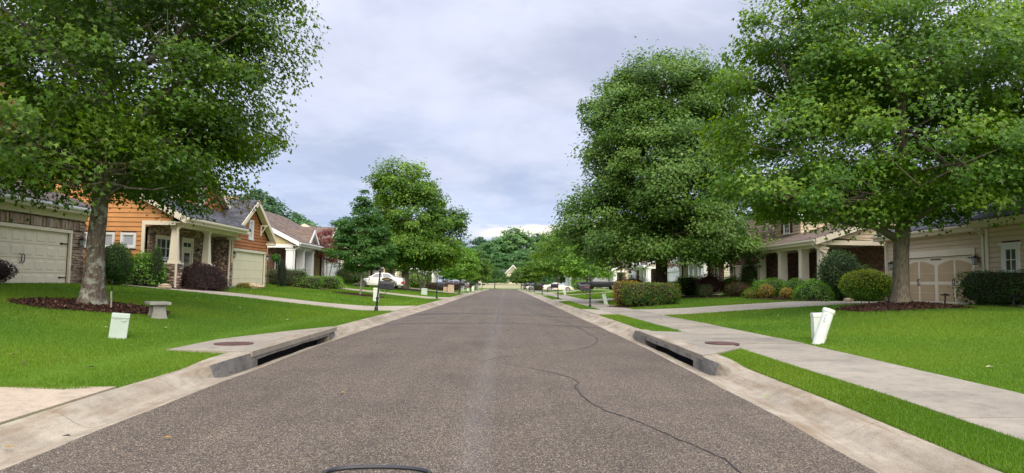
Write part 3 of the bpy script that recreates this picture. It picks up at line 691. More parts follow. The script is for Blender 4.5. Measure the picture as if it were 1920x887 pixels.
M_LAPSHADE = mat('lap_shade', (.085, .06, .04), .95, .2)  # dark backing seen between boards; lap shadow put into its colour
class House:
    """local frame: u runs along the street away from the camera, v from the street inwards; side -1 left, +1 right"""
    def __init__(h, label, side, x0, y0, zbase, name='house', group=None):
        h.s = side; h.root = thing(name, label, 'house', (side * x0, y0, zbase), 0, group); h.g = random.Random(int(y0 * 10 + side))
    def P(h, o, a, z, n):
        return (h.s * (o[1] - n), a, z) if o[0] == 'f' else (h.s * a, o[1] - n, z)      # f: street front at depth v, e: near end wall at u
    def ob(h, mb, o, a0, a1, z0, z1, n0, n1):
        p, q = h.P(o, a0, z0, n0), h.P(o, a1, z1, n1); mb.box(p[0], q[0], p[1], q[1], p[2], q[2])
    def poly(h, mb, o, pts, n0, n1):
        A = [h.P(o, a, z, n0) for a, z in pts]; d = Vector(h.P(o, 0, 0, n1)) - Vector(h.P(o, 0, 0, n0)); mb.slab(A, d)
    def box(h, name, m, u0, u1, v0, v1, z0, z1, parent=None):
        mb = MB(); mb.box(h.s * v0, h.s * v1, u0, u1, z0, z1); return mb.build(name, m, parent or h.root)
    def wall(h, o, pts, m, th=.2, name='wall', notch=None):
        if notch: pts = [pts[0], (notch[0], pts[0][1]), (notch[0], notch[2]), (notch[1], notch[2]), (notch[1], pts[0][1])] + pts[1:]
        mb = MB(); h.poly(mb, o, pts, 0, -th); return mb.build(name, m, h.root)
    def spans(h, pts, z, holes):
        xs = []; n = len(pts)
        for i in range(n):
            (a0, z0), (a1, z1) = pts[i], pts[(i + 1) % n]
            if (z0 <= z) != (z1 <= z): xs.append(a0 + (a1 - a0) * (z - z0) / (z1 - z0))
        xs.sort(); out = []
        for a, b in zip(xs[::2], xs[1::2]):
            seg = [(a, b)]
            for ha, hb, hz0, hz1 in holes:
                if hz0 <= z <= hz1:
                    nn = []
                    for p, q in seg:
                        if hb <= p or ha >= q: nn.append((p, q))
                        else:
                            if ha > p: nn.append((p, ha))
                            if hb < q: nn.append((hb, q))
                    seg = nn
            out += seg
        return out
    def siding(h, o, pts, m, wall, holes=(), step=.19, single=True, z0=None):
        wall.data.materials[0] = M_LAPSHADE
        zs = [p[1] for p in pts]; z = min(zs) if z0 is None else z0; J = MB()
        while z < max(zs) - .03:
            zt = min(z + step, max(zs) - .001)
            lo = h.spans(pts, z + .012, holes); mid = h.spans(pts, (z + zt) / 2, holes); hi = h.spans(pts, zt - .012, holes)
            use = mid if len(mid) != len(lo) or len(mid) != len(hi) else None
            for i, (a, b) in enumerate(mid):
                (a0, b0), (a1, b1) = ((a, b), (a, b)) if use else (lo[i], hi[i])
                if b - a < .04: continue
                mb = MB() if single else J
                zc = zt - (.010 if single else .018)
                A = [h.P(o, a0, z, .002), h.P(o, b0, z, .002), h.P(o, b0, z, .042), h.P(o, a0, z, .042), h.P(o, a1, zc, .002), h.P(o, b1, zc, .002), h.P(o, b1, zc, .010), h.P(o, a1, zc, .010)]
                mb.hexa(A)
                if single: mb.build('siding_board', m, wall)
            z += step
        if not single and J.v:
            q = J.build('siding', m, wall); q['kind'] = 'stuff'
    def stones(h, o, pts, wall, holes=(), single=True, hh=(.075, .16), ww=(.16, .46), cols=None, name='stone'):
        g = h.g; zs = [p[1] for p in pts]; z = min(zs); V, F, T = [], [], []
        cols = STONE_COLS if cols is None else cols; rowi = 0
        while z < max(zs) - .03:
            H = g.uniform(*hh); H = min(H, max(zs) - z); zm = z + H / 2
            for a, b in h.spans(pts, zm, holes):
                x = a - (g.uniform(0, ww[0]) if hh[0] != hh[1] else (ww[0] / 2 if rowi % 2 else 0))
                while x < b - .015:
                    w = g.uniform(*ww); x0, x1 = max(a, x), min(b, x + w); x += w
                    if x1 - x0 < .03: continue
                    dep = g.uniform(.03, .075) if hh[0] != hh[1] else g.uniform(.010, .016); gap = .007
                    c = h.P(o, (x0 + x1) / 2, zm, 0)
                    if single:
                        q = link(name, STONE_ME[g.randrange(6)], [], wall, c); q.scale = (x1 - x0 - gap, dep, H - gap)
                        q.rotation_euler = (0, 0, (math.pi / 2 if h.s < 0 else -math.pi / 2) if o[0] == 'f' else math.pi)
                        if o[0] == 'f': q.rotation_euler = (0, 0, -math.pi / 2 if h.s < 0 else math.pi / 2)
                    else:
                        k = len(V); jz = .012
                        for (aa, zz_) in ((x0 + gap / 2, z + gap / 2), (x1 - gap / 2, z + gap / 2), (x1 - gap / 2, z + H - gap / 2), (x0 + gap / 2, z + H - gap / 2)):
                            V.append(h.P(o, aa, zz_, .002))
                        for (aa, zz_) in ((x0 + gap, z + gap), (x1 - gap, z + gap), (x1 - gap, z + H - gap), (x0 + gap, z + H - gap)):
                            V.append(h.P(o, aa, zz_, dep * g.uniform(.8, 1.15)))
                        F += [(k, k + 1, k + 5, k + 4), (k + 1, k + 2, k + 6, k + 5), (k + 2, k + 3, k + 7, k + 6), (k + 3, k, k + 4, k + 7), (k + 4, k + 5, k + 6, k + 7)]
                        cc = cols[g.randrange(len(cols))] * g.uniform(.65, 1.2); T += [cc] * 8
            z += H; rowi += 1
        if not single and V:
            me = np_mesh(name + '_facing', np.array(V), [np.array(F)], np.array(T)); q = link(name + '_facing', me, M_STONETINT, wall); q['kind'] = 'stuff'
    def window(h, o, a0, a1, z0, z1, nx=2, nz=2, trim=None, tw=.09, pane=None, parent=None, shutter=None, mid=False):
        trim = trim or M_WHITE; par = parent or h.root
        mb = MB(); h.ob(mb, o, a0 - tw, a1 + tw, z1, z1 + tw, 0, .07); h.ob(mb, o, a0 - tw * 1.1, a1 + tw * 1.1, z0 - tw, z0, 0, .085); h.ob(mb, o, a0 - tw, a0, z0, z1, 0, .068); h.ob(mb, o, a1, a1 + tw, z0, z1, 0, .068)
        f = mb.build('window', trim, par)
        lvl3 = parent is not None
        tgt = f if not lvl3 else par
        for i in range(nx):
            for j in range(nz):
                mb = MB(); w, hh = (a1 - a0) / nx, (z1 - z0) / nz
                h.ob(mb, o, a0 + w * i + .008, a0 + w * (i + 1) - .008, z0 + hh * j + .008, z0 + hh * (j + 1) - .008, -.01, .018); mb.build('pane', pane or M_GLASS, tgt)
        mb = MB()
        for i in range(1, nx): x = a0 + (a1 - a0) * i / nx; h.ob(mb, o, x - .014, x + .014, z0, z1, .010, .036)
        for j in range(1, nz):
            z = z0 + (z1 - z0) * j / nz; t = .03 if (mid and j == nz // 2) else .014; h.ob(mb, o, a0, a1, z - t, z + t, .012, .040)
        h.ob(mb, o, a0, a0 + .03, z0, z1, .008, .045); h.ob(mb, o, a1 - .03, a1, z0, z1, .008, .045); h.ob(mb, o, a0, a1, z0, z0 + .035, .009, .047); h.ob(mb, o, a0, a1, z1 - .03, z1, .009, .047)
        mb.build('sash', M_WHITE, tgt)
        if shutter:
            for x0, x1 in ((a0 - tw - .36, a0 - tw - .01), (a1 + tw + .01, a1 + tw + .36)):
                mb = MB(); h.ob(mb, o, x0, x1, z0, z1, 0, .05)
                for k in range(8): zz_ = z0 + (z1 - z0) * (k + .2) / 8; h.ob(mb, o, x0 + .04, x1 - .04, zz_, zz_ + (z1 - z0) / 14, .05, .062)
                mb.build('shutter', shutter, par)
        return f
    def garage_door(h, o, a0, a1, z0, z1, m, nx=8, nz=4, frame=None, fw=.11, handles=True, panel=True):
        frame = frame or M_CREAM
        mb = MB(); h.ob(mb, o, a0, a1, z0, z1, -.07, -.03); d = mb.build('garage_door', m, h.root)
        if panel:
            w, hh = (a1 - a0) / nx, (z1 - z0) / nz
            for i in range(nx):
                for j in range(nz):
                    x, z = a0 + w * i, z0 + hh * j; p = .09 * min(1, w * 2)
                    B = [(x + p, z + .09), (x + w - p, z + .09), (x + w - p, z + hh - .09), (x + p, z + hh - .09)]; q = .035
                    I = [(B[0][0] + q, B[0][1] + q), (B[1][0] - q, B[1][1] + q), (B[2][0] - q, B[2][1] - q), (B[3][0] + q, B[3][1] - q)]
                    mb = MB(); mb.add([h.P(o, a, b, -.028) for a, b in B] + [h.P(o, a, b, -.018) for a, b in I], [(0, 1, 5, 4), (1, 2, 6, 5), (2, 3, 7, 6), (3, 0, 4, 7), (4, 5, 6, 7)])
                    mb.build('panel', m, d)
            for j in range(1, nz):
                mb = MB(); z = z0 + hh * j; h.ob(mb, o, a0 + .005, a1 - .005, z - .008, z + .008, -.0305, -.027); mb.build('section_seam', M_TAN, d)
        fr = MB(); h.ob(fr, o, a0 - fw, a0, z0, z1, -.06, .075); h.ob(fr, o, a1, a1 + fw, z0, z1, -.06, .075); h.ob(fr, o, a0 - fw, a1 + fw, z1, z1 + fw, -.06, .078); fr.build('door_frame', frame, h.root)
        if handles:
            c = (a0 + a1) / 2
            for dx in (-.07, .07):
                mb = MB(); pts = [h.P(o, c + dx, z0 + .82, -.02), h.P(o, c + dx, z0 + .88, .04), h.P(o, c + dx, z0 + 1.1, .05), h.P(o, c + dx, z0 + 1.16, -.02)]; mb.tube(pts, .016, 6); mb.build('handle', M_BLACK, d)
            for a, sg in ((a0 + .03, 1), (a1 - .03, -1)):
                for z in (z0 + .34, z1 - .42):
                    mb = MB(); h.ob(mb, o, a, a + sg * .42, z - .022, z + .022, -.026, -.006); h.ob(mb, o, a + sg * .30, a + sg * .38, z - .04, z + .04, -.027, -.008); mb.build('hinge_strap', M_BLACK, d)
        return d
    def column(h, u, v, z0, z1, a0, a1, m, ped=0, pedm=None, name='column'):
        x = h.s * v; mb = MB(); zb_ = z0 + ped
        mb.frustum(x, u, zb_ + .08, z1 - .10, a0, a0, a1, a1); mb.box(x - a0 - .035, x + a0 + .035, u - a0 - .035, u + a0 + .035, zb_, zb_ + .08); mb.box(x - a1 - .045, x + a1 + .045, u - a1 - .045, u + a1 + .045, z1 - .10, z1)
        c = mb.build(name, m, h.root)
        if ped:
            b = a0 + .07; mb = MB(); mb.box(x - b, x + b, u - b, u + b, z0, zb_ - .06); p = mb.build('pedestal', M_MORTAR, h.root)
            mb = MB(); mb.box(x - b - .07, x + b + .07, u - b - .07, u + b + .07, zb_ - .06, zb_); mb.build('pedestal_cap', m, p)
            h.stones(('e', u - b), [(v - b, z0), (v + b, z0), (v + b, zb_ - .06), (v - b, zb_ - .06)], p, single=False); h.stones(('f', v - b), [(u - b, z0), (u + b, z0), (u + b, zb_ - .06), (u - b, zb_ - .06)], p, single=False)
        return c
    def gutter(h, u0, u1, v, z, m):
        mb = MB(); x = h.s * v; d = h.s * -.11
        mb.slab([(x, u0, z), (x + d * .75, u0, z), (x + d, u0, z + .05), (x + d, u0, z + .12), (x, u0, z + .12)], (0, u1 - u0, 0)); mb.build('gutter', m, h.root)
    def downspout(h, pts, m, r=.045):
        mb = MB(); mb.tube([(h.s * v, u, z) for u, v, z in pts], r, 6); mb.build('downspout', m, h.root)
    def roof_u(h, u0, u1, v0, ze, vr, pitch, m, vb=None, th=.14, trim=None, rake=True, fascia=True):
        """gable roof with its ridge along the street; v0 eave edge, vr ridge"""
        zr = ze + (vr - v0) * pitch; s = h.s; mb = MB(); vb = vb if vb is not None else 2 * vr - v0; zb_ = zr - (vb - vr) * pitch
        for a, za in ((v0, ze), (vb, zb_)):
            A = [(s * a, u0, za), (s * a, u1, za), (s * vr, u1, zr), (s * vr, u0, zr)]; mb.slab(A, (0, 0, th))
        r = mb.build('roof', m, h.root)
        trim = trim or M_CREAM
        if not fascia: return r
        mb = MB(); mb.slab([(s * v0, u0, ze - .16), (s * v0, u1, ze - .16), (s * v0, u1, ze + .10), (s * v0, u0, ze + .10)], (s * .03, 0, 0))
        mb.slab([(s * (v0 + .031), u0 + .02, ze - .155), (s * (v0 + .031), u1 - .02, ze - .155), (s * (v0 + .5), u1 - .02, ze - .155), (s * (v0 + .5), u0 + .02, ze - .155)], (0, 0, .02))
        mb.build('fascia', trim, h.root)
        if rake:
            for uu in (u0, u1 - .04):
                mb = MB(); mb.slab([(s * v0, uu, ze - .19), (s * vr, uu, zr - .17), (s * vr, uu, zr + th - .02), (s * v0, uu, ze + th - .02)], (0, .04 if uu > u0 else -.04, 0)); mb.slab([(s * vr, uu, zr - .17), (s * vb, uu, zb_ - .19), (s * vb, uu, zb_ + th - .02), (s * vr, uu, zr + th - .02)], (0, .04 if uu > u0 else -.04, 0)); mb.build('rake_board', trim, h.root)
        return r
    def roof_v(h, uc, hw, v0, v1, ze, pitch, m, th=.14, trim=None, oh=.35, returns=True):
        """gable roof with its ridge running inwards from the street front"""
        s = h.s; zr = ze + (hw + oh) * pitch - .0; mb = MB(); e = hw + oh
        for sg in (-1, 1):
            mb.slab([(s * v0, uc + sg * e, ze), (s * v1, uc + sg * e, ze), (s * v1, uc, zr), (s * v0, uc, zr)], (0, 0, th))
        r = mb.build('roof', m, h.root); trim = trim or M_CREAM
        mb = MB()
        for sg in (-1, 1):
            mb.slab([(s * v0, uc + sg * e, ze - .17), (s * v0, uc, zr - .16), (s * v0, uc, zr + th - .02), (s * v0, uc + sg * e, ze + th - .02)], (s * -.04, 0, 0))
        mb.build('rake_board', trim, h.root)
        mb = MB()
        for sg in (-1, 1):
            a = uc + sg * e; mb.box(s * (v0 + .0), s * v1, a, a + sg * .03, ze - .16, ze + .10)
            if returns: mb.box(s * (v0 - .02), s * (v0 + .5), a - sg * .02, a - sg * .62, ze - .30, ze - .17)
        mb.build('fascia', trim, h.root)
        # soffit under the front overhang
        mb = MB()
        for sg in (-1, 1): mb.slab([(s * (v0 + .01), uc + sg * (e - .02), ze - .035), (s * (v0 + .36), uc + sg * (e - .02), ze - .035), (s * (v0 + .36), uc, zr - .035), (s * (v0 + .01), uc, zr - .035)], (0, 0, .02))
        mb.build('soffit', trim, h.root)
        return zr
    def lantern(h, o, a, z, k=1.0):
        r = h.root; p = h.P(o, a, z, 0)
        mb = MB(); x, y, zz_ = h.P(o, a, z, .16 * k)
        mb.frustum(x, y, zz_ - .13 * k, zz_ + .09 * k, .05 * k, .05 * k, .075 * k, .075 * k); gl = mb.build('lamp_glass', M_LAMPGLASS)
        mb = MB(); mb.frustum(x, y, zz_ + .09 * k, zz_ + .2 * k, .11 * k, .11 * k, .02 * k, .02 * k); mb.box(x - .055 * k, x + .055 * k, y - .055 * k, y + .055 * k, zz_ - .16 * k, zz_ - .13 * k)
        for i in (-1, 1):
            for j in (-1, 1): mb.tube([(x + i * .052 * k, y + j * .052 * k, zz_ - .13 * k), (x + i * .077 * k, y + j * .077 * k, zz_ + .09 * k)], .008 * k, 4)
        mb.tube([h.P(o, a, z + .12 * k, 0), h.P(o, a, z + .24 * k, .08 * k), (x, y, zz_ + .24 * k), (x, y, zz_ + .18 * k)], .014 * k, 6)
        h.ob(mb, o, a - .05 * k, a + .05 * k, z - .02 * k, z + .16 * k, 0, .02)
        l = mb.build('wall_lantern', M_BLACK, r); gl.parent = l

# ---------------------------------------------------------------- left, first: stone garage
def stone_garage_house():
    h = House('stone fronted house whose cream garage door has black strap hinges', -1, 16.8, 0, 1.07)
    F = ('f', 0); E = 3.0 - .22
    u1 = 27.1
    pts = [(8, 0), (u1, 0), (u1, E), (8, E)]; door = (21.25, 26.15); hz = 2.04; w = h.wall(F, pts, M_MORTAR, notch=(21.25, 26.15, 2.04))
    holes = [(door[0] - .12, door[1] + .12, -1, hz + .12), (17, 30, hz + .12, hz + .50)]
    h.stones(F, [(20.0, 0), (u1, 0), (u1, E), (20.0, E)], w, holes)
    h.stones(F, [(8, 0), (20.0, 0), (20.0, E), (8, E)], w, [], single=False)
    # arch course of upright stones over the door
    x = 20.2
    while x < door[1] + .35:
        wd = h.g.uniform(.13, .21); q = link('stone', STONE_ME[h.g.randrange(6)], [], w, h.P(F, x + wd / 2, hz + .305, 0)); q.scale = (wd - .01, h.g.uniform(.05, .085), .36); q.rotation_euler = (0, 0, -math.pi / 2); x += wd
    h.stones(F, [(x, hz + .12), (u1, hz + .12), (u1, hz + .5), (x, hz + .5)], w, [])
    h.stones(('e', 8), [(0, 0), (0, 0), (0, 0)], w, [], single=False) if False else None
    h.box('end_wall', M_BEIGE, 8, u1 - .001, .2, 10, 0, E)
    h.garage_door(F, door[0], door[1], 0, hz, M_GARCREAM, 8, 4, frame=M_GARCREAM, fw=.12)
    h.box('soffit_board', M_CREAM, 7.6, u1 + .35, -.42, .1, E + .0, E + .02)
    h.roof_u(7.6, u1 + .4, -.48, E + .18, 5.2, .36, M_ROOFT, rake=True, trim=M_CREAM)
    h.box('frieze_board', M_CREAM, 8, u1 + .03, -.09, -.001, E - .2, E - .002)
    h.gutter(7.6, u1 + .4, -.50, E + .13, M_WHITE)
    h.lantern(F, 26.75, 1.72, 1.0)
    h.downspout([(u1 + .06, .08, E), (u1 + .06, .08, .05)], M_CREAM)
    # upper gable set back
    G = ('e', 20.5); pts = [(5.5, 3.6), (11.5, 3.6), (11.5, 5.2), (8.5, 6.7), (5.5, 5.2)]; w2 = h.wall(G, pts, M_PALEYEL, 5, 'gable_wall'); h.siding(G, pts, M_PALEYEL, w2, single=False)
    h.roof_u(20.1, 26, 5.1, 5.15, 8.5, .5, M_ROOFT)
stone_garage_house()

# ---------------------------------------------------------------- left, second: orange house
def orange_house():
    h = House('orange clapboard house with stone porch and tapered cream columns', -1, 14.4, 29.9, .98)
    rv, pit, ze = 6.9, .52, 3.06
    E0 = ('e', 0.0); zt = lambda v: ze + .02 + (v + .42) * pit
    pd = 1.45
    pts = [(.28, 2.80), (.28, zt(.28) - .04), (rv, zt(rv) - .04), (13.4, zt(.28) - .04), (13.4, 0), (pd, 0), (pd, 2.80)]
    w = h.wall(E0, pts, M_ORANGE, .18)
    win = [(1.93, 2.42, 1.84, 2.34), (2.86, 3.36, 1.84, 2.34), (4.0, 4.5, 1.84, 2.34)]
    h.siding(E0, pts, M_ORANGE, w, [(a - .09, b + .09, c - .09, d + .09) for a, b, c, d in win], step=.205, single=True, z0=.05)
    for a, b, c, d in win: h.window(E0, a, b, c, d, 1, 1, M_WHITE, .095, M_BLIND)
    # porch opening trim in the end wall
    mb = MB(); h.ob(mb, E0, .12, pd + .14, 2.80, 2.98, .044, .085); h.ob(mb, E0, pd, pd + .14, 0, 2.80, -.19, .083); mb.build('porch_trim', M_CREAM, h.root)
    h.box('house_body', M_ORANGE, .182, 12.5, pd + .5, 13.3, 0, 2.9)
    # stone back wall of the porch with big window and door
    B = ('f', pd); hole = [(.75, 2.7, .4, 2.45), (3.15, 4.5, .0, 2.46)]
    bp = [(.19, .12), (6.86, .12), (6.86, 3.0), (.19, 3.0)]; bw = h.wall(B, bp, M_MORTAR, .2, 'porch_wall')
    h.stones(B, bp, bw, hole, single=False, hh=(.055, .10), ww=(.14, .36))
    h.window(B, .9, 2.55, .55, 2.28, 4, 4, M_CREAM, .15, M_GLASS, mid=True)
    mb = MB(); h.ob(mb, B, 1.69, 1.76, .55, 2.28, .03, .075); h.ob(mb, B, .9, 2.55, 1.28, 1.36, .03, .07); mb.build('window_mullion', M_WHITE, h.root)
    mb = MB(); h.ob(mb, B, 3.36, 4.30, .12, 2.3, .0, .05); h.ob(mb, B, 3.22, 3.36, .12, 2.3, .001, .09); h.ob(mb, B, 4.30, 4.44, .12, 2.3, .001, .09); h.ob(mb, B, 3.22, 4.44, 2.3, 2.46, .001, .1); h.ob(mb, B, 3.36, 4.30, 1.86, 1.95, .05, .08)
    d = mb.build('front_door', M_CREAM, h.root); mb = MB(); h.ob(mb, B, 3.56, 4.12, .75, 1.72, .05, .06); h.ob(mb, B, 3.46, 3.80, 2.02, 2.22, .05, .06); h.ob(mb, B, 3.86, 4.20, 2.02, 2.22, .05, .06); mb.build('door_glass', M_GLASS, d)
    h.lantern(B, 4.9, 1.80, .8)
    h.box('porch_floor', M_WALK, .02, 6.85, .1, pd - .01, 0, .115); h.box('porch_ceiling', M_CREAM, .19, 6.85, .46, pd - .005, 2.95, 2.98)
    # beam and columns
    h.box('beam', M_CREAM, .10, 6.85, .12, .44, 2.76, 2.96)
    for u in (.30, 3.55): h.column(u, .30, 0, 2.76, .165, .11, M_CREAM, 1.15)
    h.roof_u(-.30, 7.3, -.42, ze, rv, pit, M_ROOFG, vb=13.8); h.roof_u(7.31, 12.3, 2.6, ze + 3.02 * pit, rv, pit, M_ROOFG, vb=13.8, fascia=False, rake=False)
    h.gutter(-.28, 6.7, -.44, ze - .04, M_CREAM)
    h.downspout([(.02, -.46, ze), (.02, -.40, ze - .12), (.02, .05, ze - .38), (-.0, .06, .1), (-.1, -.05, .05)], M_CREAM, .05)
    # garage wing, gable to the street
    gu0, gu1, gv = 6.9, 12.45, .5; uc = (gu0 + gu1) / 2; hw = (gu1 - gu0) / 2; GF = ('f', gv); gz_ = 2.86; pg = .66; apex = gz_ + hw * pg + .10
    gp = [(gu0, 0), (gu1, 0), (gu1, gz_), (uc, apex + .1), (gu0, gz_)]; door = (7.3, 12.02); dh = 2.02; gw = h.wall(GF, gp, M_RUST, .2, 'garage_wall', notch=(7.3, 12.02, 2.02))
    top = [(gu0 + .0, 1.45), (gu1, 1.45), (gu1, gz_), (uc, apex + .06), (gu0, gz_)]
    h.siding(GF, top, M_RUST, gw, [(door[0] - .13, door[1] + .13, -1, dh + .2), (uc - .34, uc + .34, 2.72, 3.92)], step=.185, single=True)
    for a, b in ((gu0, door[0] - .12), (door[1] + .12, gu1)): h.stones(GF, [(a, 0), (b, 0), (b, 1.42), (a, 1.42)], gw, single=False)
    h.window(GF, uc - .22, uc + .22, 2.85, 3.8, 2, 4, M_WHITE, .11, M_BLIND)
    h.garage_door(GF, door[0], door[1], 0, dh, M_GARPALE, 8, 4, frame=M_CREAM, fw=.14, handles=False, panel=False)
    d = [c for c in h.root.children if c.name.startswith('garage_door')][0]
    for j in range(1, 4): mb = MB(); h.ob(mb, GF, door[0] + .01, door[1] - .01, dh * j / 4 - .007, dh * j / 4 + .007, -.0305, -.026); mb.build('section_seam', M_TAN, d)
    h.lantern(GF, gu0 + .2, 1.78, .9); h.lantern(GF, gu1 - .18, 1.78, .9)
    ES = ('e', gu0); sp = [(gv, 0), (pd + .1, 0), (pd + .1, 2.9), (gv, 2.9)]; sw = h.wall(ES, sp, M_MORTAR, .2, 'garage_side_wall'); h.stones(ES, sp, sw, single=False, hh=(.055, .10), ww=(.14, .36))
    h.box('garage_end_wall', M_RUST, gu1 - .2, gu1 + .01, gv + .2, 8, 0, 2.9)
    h.roof_v(uc, hw, gv - .42, 7.2, gz_ + .02, pg, M_ROOFG, oh=.38)
    h.downspout([(gu0 - .08, gv + .0, gz_ - .25), (gu0 - .08, gv + .03, .05)], M_CREAM, .055); h.downspout([(gu0 + .12, gv - .05, gz_ - .3), (gu0 + .12, gv - .05, 1.35)], M_CREAM, .045); h.downspout([(gu1 + .07, gv + .05, gz_ - .25), (gu1 + .07, gv + .05, .05)], M_CREAM, .05)
    # gable brackets
    for a, z in ((uc - 1.55, gz_ + .78), (uc + 1.55, gz_ + .78)):
        mb = MB(); h.ob(mb, GF, a - .05, a + .05, z - .55, z + .1, .03, .10); h.ob(mb, GF, a - .05, a + .05, z + .02, z + .12, .10, .42); mb.slab([h.P(GF, a - .04, z - .42, .1), h.P(GF, a + .04, z - .42, .1), h.P(GF, a + .04, z + .04, .38), h.P(GF, a - .04, z + .04, .38)], (0, 0, .09)); mb.build('gable_bracket', M_CREAM, h.root)
    # big dormer over the porch
    dv = 1.75; DF = ('f', dv); du0, du1, dz = 2.5, 9.0, 3.95; dc = (du0 + du1) / 2; ap = dz + .25 + (du1 - du0) / 2 * .62
    dp = [(du0, dz - .4), (du1, dz - .4), (du1, dz + .22), (dc, ap), (du0, dz + .22)]; dw = h.wall(DF, dp, M_RUST, .3, 'dormer_wall'); h.siding(DF, dp, M_RUST, dw, [(dc - .5, dc + .5, 4.2, 5.6)], step=.185)
    h.window(DF, dc - .42, dc + .42, 4.35, 5.5, 2, 4, M_WHITE, .1, M_GLASS, mid=True)
    h.roof_v(dc, (du1 - du0) / 2, dv - .35, 8.5, dz + .25, .62, M_ROOFG, returns=False, oh=.3)
    # floodlight under the eave
    mb = MB(); p = h.P(E0, 4.1, 2.75, .12); mb.tube([h.P(E0, 4.1, 2.8, .03), p], .03, 6); mb.frustum(p[0], p[1], p[2] - .06, p[2] + .03, .09, .05, .05, .03); mb.build('flood_light', M_BLACK, h.root)
orange_house()

# ---------------------------------------------------------------- right, first: beige garage
def beige_garage_house():
    h = House('beige clapboard house with a tan panelled carriage style garage door', 1, 18.9, 0, .83)
    F = ('f', 0); E = 2.98; u0, u1 = 26.5, 33.35
    pts = [(u0, 0), (u1, 0), (u1, E), (u0, E)]; door = (27.15, 32.05); hz = 2.06; w = h.wall(F, pts, M_BEIGE, notch=(27.15, 32.05, 2.08))
    sp = [(u0, .62), (u1, .62), (u1, E), (u0, E)]
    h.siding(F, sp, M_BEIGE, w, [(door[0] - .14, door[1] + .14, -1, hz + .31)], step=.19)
    for a, b in ((u0, door[0] - .14), (door[1] + .14, u1)): h.stones(F, [(a, 0), (b, 0), (b, .56), (a, .56)], w, single=False, cols=STONE_COLS * .55)
    mb = MB(); h.ob(mb, F, u0, door[0] - .14, .56, .62, 0, .09); h.ob(mb, F, door[1] + .14, u1, .56, .62, 0, .09); mb.build('stone_cap', M_WALK, h.root)
    # door: cream stiles around tan arched panels, two pairs of leaves
    mb = MB(); h.ob(mb, F, door[0], door[1], 0, hz, -.07, -.03); d = mb.build('garage_door', M_CREAM, h.root)
    W = (door[1] - door[0]) / 4
    for i in range(4):
        a0 = door[0] + W * i + (.16 if i in (0, 2) else .07); a1 = door[0] + W * (i + 1) - (.16 if i in (1, 3) else .07)
        if i in (1,): a1 = door[0] + 2 * W - .12
        if i in (2,): a0 = door[0] + 2 * W + .12
        lo = [(a0, .14), (a1, .14), (a1, .86), (a0, .86)]
        n = 8; arch = []
        for k in range(n + 1):
            t = k / n; full = t * .5 + (.5 if i in (1, 3) else 0); arch.append((a1 + (a0 - a1) * t, 1.70 + .20 * math.sin(math.pi * ((1 - t) * .5 + (.5 if i in (1, 3) else 0)))))
        up = [(a0, 1.0), (a1, 1.0)] + arch
        for poly in (lo, up): mb = MB(); h.poly(mb, F, poly, -.031, -.022); mb.build('panel', M_TAN, d)
        for z in (.5, 1.36):
            mb = MB(); h.ob(mb, F, a0 + .002, a1 - .002, z - .005, z + .005, -.0225, -.0205); mb.build('section_seam', M_CREAM, d)
    for c in (door[0] + W, door[0] + 3 * W):
        for dx in (-.055, .055):
            mb = MB(); mb.tube([h.P(F, c + dx, .80, -.03), h.P(F, c + dx, .86, .03), h.P(F, c + dx, 1.06, .035), h.P(F, c + dx, 1.12, -.03)], .016, 6); mb.build('handle', M_BLACK, d)
    for a, sg in ((door[0] + .02, 1), (door[0] + 2 * W, 1), (door[0] + 2 * W, -1), (door[1] - .02, -1)):
        for z in (.06, hz - .10): mb = MB(); h.ob(mb, F, a, a + sg * .36, z - .02, z + .02, -.028, -.006); mb.build('hinge_strap', M_BLACK, d)
    fr = MB(); h.ob(fr, F, door[0] - .14, door[0], 0, hz + .02, -.06, .055); h.ob(fr, F, door[1], door[1] + .14, 0, hz + .02, -.06, .055); h.ob(fr, F, door[0] - .16, door[1] + .16, hz + .02, hz + .30, -.06, .062); fr.build('door_frame', M_CREAM, h.root)
    for a, b in ((u0 - .02, u0 + .12), (u1 - .13, u1 + .02)): cb = MB(); h.ob(cb, F, a, b, .62, E, .043, .065); cb.build('corner_board', M_CREAM, h.root)
    h.lantern(F, 26.84, 1.82, 1.05); h.lantern(F, 32.75, 1.75, 1.05)
    h.box('garage_body', M_BEIGE, u0 + .005, u1 - .005, .2, 9, 0, E)
    h.box('soffit_board', M_CREAM, u0 - .3, u1 + .35, -.42, .1, E, E + .02)
    h.roof_u(u0 - .4, u1 + .35, -.48, E + .18, 4.8, .42, M_ROOFG)
    h.gutter(u0 - .4, u1 + .35, -.5, E + .14, M_CREAM)
    h.downspout([(26.32, -.02, E + .1), (26.32, .03, E - .2), (26.32, .03, .05)], M_CREAM, .05)
    h.downspout([(u1 - .1, -.5, E + .14), (u1 - .04, -.1, E - .15), (u1 - .04, -.09, .05)], M_CREAM, .045)
    # nearer wing with the small square window
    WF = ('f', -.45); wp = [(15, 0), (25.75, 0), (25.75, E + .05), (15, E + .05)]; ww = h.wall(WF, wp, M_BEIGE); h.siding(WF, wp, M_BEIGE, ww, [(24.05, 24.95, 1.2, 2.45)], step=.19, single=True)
    h.box('wing_body', M_BEIGE, 15.01, 25.74, -.24, 9, 0, E + .05)
    h.window(WF, 24.22, 24.78, 1.36, 2.18, 2, 2, M_WHITE, .16, M_GLASS)
    mb = MB(); h.ob(mb, WF, 23.98, 25.02, 2.30, 2.40, .03, .10); mb.build('window_head', M_WHITE, h.root)
    for a, b in ((25.6, 25.77), (23.25, 23.4)): cb = MB(); h.ob(cb, WF, a, b, 0, E, .043, .065); cb.build('corner_board', M_CREAM, h.root)
    h.box('soffit_board', M_CREAM, 14.6, 26.0, -.95, -.3, E + .06, E + .08)
